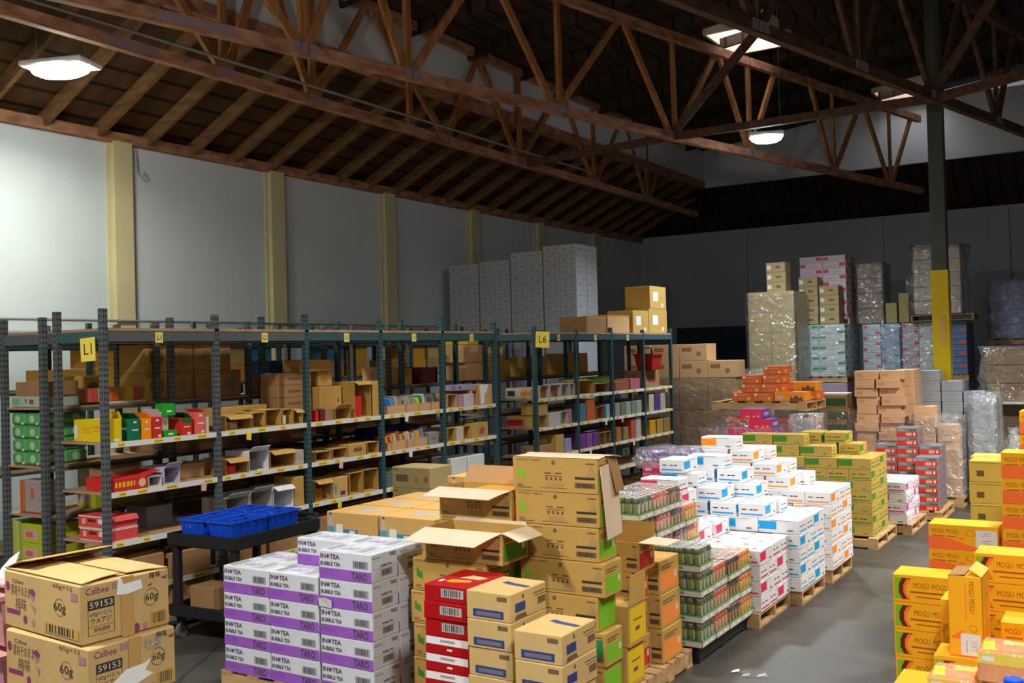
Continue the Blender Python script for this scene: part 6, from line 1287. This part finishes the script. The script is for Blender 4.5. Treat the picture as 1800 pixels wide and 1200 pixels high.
GC = goods('carton', .3, .3, .165, mat('grey_board', (.42, .46, .52), .6, noise=.08, scale=4), [('f', .15, .7, .8, .75, GREYINK), ('f', .15, .45, .7, .5, GREYINK), ('f', .15, .2, .75, .25, GREYINK)])
for (x, n_, t_) in ((-2.67, 11, 'left'), (-2.35, 10, 'middle'), (-2.03, 9, 'right')):
    for k in range(n_): put('ruled_carton', GC, .31, .31, x, 16.98, .13 + k * .167, f"grey carton with ruled label in front of the yellow column, {t_} column, {NTH[k]} layer", 'carton', 'grey cartons by the yellow column', jit=.003, turn=.01)
pallet(-2.95, 16.95, -1.9, 17.4, 'wooden pallet under the grey cartons by the yellow column')
wrap(-2.86, 15.72, .15, -2.22, 16.08, 1.34, 'pale crumpled film hanging over the stepped peach pile', WRAPH, seed=51, amp=.008, top=False)
wrap(-3.80, 15.82, .15, -2.91, 16.92, 1.25, 'clear film round the lower peach stack', seed=52, amp=.008, top=False)
b = MB(); b.rbox(-2.10, 16.0, .13, -1.80, 16.75, 1.60, .03, colmat((.36, .38, .42))); o = b.build('wrapped_load'); tag(o, uniq('grey film-covered load at the right of peach cartons'), 'load')
wrap(-2.11, 15.98, .13, -1.79, 16.77, 1.62, 'grey milky film over the load right of peach cartons', WRAPH, seed=53, amp=.012)
# red-striped packs
RSM = mat('slate_board', (.22, .23, .27), .45, noise=.2, scale=10); RS = ink('stripe_red', (.66, .03, .015))
RB_ = goods('striped_pack', .285, .40, .118, RSM, [('f', 0, .0, 1, .5, RS), ('f', .45, .08, .72, .42, ink('print_salmon', (.75, .35, .25))), ('f', .8, .1, .88, .42, PW), ('f', .1, .65, .4, .85, GREYINK), ('f', .6, .6, .95, .85, INK), ('r', .3, .1, .5, .5, RS)])
for (x, n_, t_) in ((-2.94, 7, 'left'), (-2.645, 9, 'tall middle'), (-2.35, 7, 'right')):
    for k in range(n_): put('striped_pack', RB_, .29, .41, x, 14.85, .13 + k * .1205, f"slate pack with red stripe, {t_} column, {NTH[k]} layer", 'pack', 'red-striped packs', jit=.003, turn=.01)
for k in range(6): put('striped_pack', RB_, .29, .41, -2.33, 14.43, .13 + k * .1205, f"dim slate pack with red stripe in the wrapped front column, {NTH[k]} layer", 'pack', 'red-striped packs', jit=.003, turn=.01)
pallet(-3.3, 14.35, -2.28, 15.4, 'wooden pallet under the red-striped slate packs', along='x')
# green-lidded dark cartons behind the ochre stack
DG = goods('plain_carton', .45, .4, .2, KRAFT_DARK, [('f', .0, .15, 1, .75, colmat((.03, .10, .05)))])
for k in range(8):
    for c in range(2):
        if c == 0 and k > 6: continue
        put('plain_carton', DG, .45, .41, -4.31 + c * .455 - .02 * (k % 2), 15.9, .0 + k * .203, f"brown carton with dark green band behind the ochre stack, {NTH[k]} layer, {['left', 'right'][c]}", 'carton', 'dark green banded cartons', jit=.004, turn=.02)
put('flat_box', goods('flat_box', .4, .3, .03, (.6, .58, .56)), .4, .3, -3.86, 15.95, 8 * .203, 'white flat tray lid on the dark green banded cartons', 'lid', None, jit=0, turn=0)
wrap(-4.80, 15.86, .5, -3.845, 16.33, 1.38, 'clear film over the dark green banded cartons', seed=63, amp=.012, top=False)
# blue-grey pallet covers between
b = MB(); vs = []; r = random.Random(5)
# right back: brown wrapped load on a shelf table, wooden post, bags
t = empty('work_table', (-2.1, 18.6, 0)); tag(t, uniq('pale-topped table at right behind the yellow column'), 'table')
b = MB(); b.box(-.2, 0, 1.34, 1.9, .8, 1.38, PAPER); b.build('table_top', t); b = MB(); b.box(-.15, .3, 0, 1.8, .34, 1.34, colmat((.26, .19, .13))); b.build('back_panel', t)
for sx in (-.14, 1.8):
    b = MB(); b.box(sx, .05, 0, sx + .06, .11, 1.34, KRAFT_DARK); b.build('leg', t)
lump('wrapped_load', -2.2, 18.7, 1.381, -1.2, 19.35, 2.30, (.36, .24, .14), 'brown glinting wrapped load on the pale-topped table', 71, amp=.07)
b = MB(); b.bar((-1.93, 18.2, 0), (-1.98, 18.25, 1.65), .1, .07, PALLET); o = b.build('wooden_post'); tag(o, uniq('pale wooden post standing in front of the pale-topped table'), 'post')
BAGM = film_mat('bag_film', (.8, .84, .88), .55, .25)
def bag(x, y, z, r_, h, label, seed, m=None):
    rr = random.Random(seed); b = MB(); n = 14; prof = [(.55, 0), (.95, .12), (1, .35), (.9, .6), (.6, .8), (.3, .9), (.38, 1)]
    vs = []; 
    for p, q in prof:
        for j in range(n): a = 2 * math.pi * j / n; k = p * r_ * (1 + rr.uniform(-.14, .14)); vs.append((x + k * math.cos(a), y + k * math.sin(a) * .8, z + q * h + (rr.uniform(-.02, .02) if q else 0)))
    fs = [(i * n + j, i * n + (j + 1) % n, (i + 1) * n + (j + 1) % n, (i + 1) * n + j) for i in range(len(prof) - 1) for j in range(n)] + [tuple(range(n))[::-1]]
    b.mesh(vs, fs, m or BAGM); o = b.build('plastic_bag', None, True); tag(o, uniq(label), 'bag'); return o
bag(-2.02 + .3, 17.75, 0, .24, 1.02, 'white plastic bag standing behind the grey cartons at right', 3)
# floor details
def floor_strip(name, pts, wd, m, label, cat):
    b = MB(); pts = [Vector(p) for p in pts]
    for p, q in zip(pts, pts[1:]):
        d = (q - p).normalized(); s = Vector((-d.y, d.x, 0)) * wd / 2; b.poly([p - s, q - s, q + s, p + s], m)
    return b.build(name)
o = floor_strip('trim_floor_line', [(-5.9, 4.2, .003), (-5.3, 8, .003)], .07, mat('worn_yellow_line', (.42, .33, .06), .7, noise=.6, scale=9, col2=(.24, .22, .18)), '', ''); struct(o)
p = onZ(1315, 1188, .004)
b = MB(); r = random.Random(2)
for i in range(6):
    a = Vector((p.x - .14 + i * .05, p.y + r.uniform(-.03, .03), .004)); b.poly([a, a + Vector((.06, .01, .012)), a + Vector((.05, .05, .02)), a + Vector((0, .04, .006))], FILM if i % 2 else BAGM)
o = b.build('plastic_scrap'); tag(o, uniq('crumpled clear plastic scrap lying on the aisle floor'), 'scrap')
b = MB(); b.box(-10.85, 25.9, 0, -8.4, 27.0, 3.0, colmat((.012, .025, .03)))
for i in range(6): b.box(-10.8 + i * .41, 25.885, .1, -10.47 + i * .41, 25.9, 2.85, colmat((.016, .035, .042)))
o = b.build('storage_container'); tag(o, uniq('dark teal ribbed container standing against the far wall'), 'container')
b = MB(); b.tube([(-12.93, 9.86, 5.7), (-12.9, 9.86, 5.35), (-12.86, 9.9, 5.27), (-12.86, 9.98, 5.3), (-12.9, 9.98, 5.36)], .012, GREYINK, n=6); o = b.build('wall_hook'); tag(o, uniq('thin wire hook hanging high on left wall beside first pilaster'), 'hook')
# ------------------------------------------------------------------ lamps over the near aisle
high_bay((.4, 2.2, 5.6), .0, 'hanging lamp above the right foreground cartons', 310, 3.2, (1, .97, .91), glow=40, spread=150)
high_bay((-5.2, 1.2, 5.4), .0, 'hanging lamp above the left foreground cartons', 190, 2.8, (1, .97, .91), glow=30, spread=150, up=420)
high_bay((-4.4, 8.7, 6.5), .0, 'hanging lamp above the bottled-water cartons', 220, 2.2, (1, .97, .91), glow=6, spread=120)
high_bay((.0, 8.0, 6.2), .0, 'hanging lamp above the aisle by the yellow drink cartons', 120, 2.6, (1, .96, .88), glow=5, spread=115)
high_bay((.9, 12.8, 5.8), .0, 'hanging lamp further along the aisle', 640, 3.0, (1, .94, .84), glow=5, spread=130)
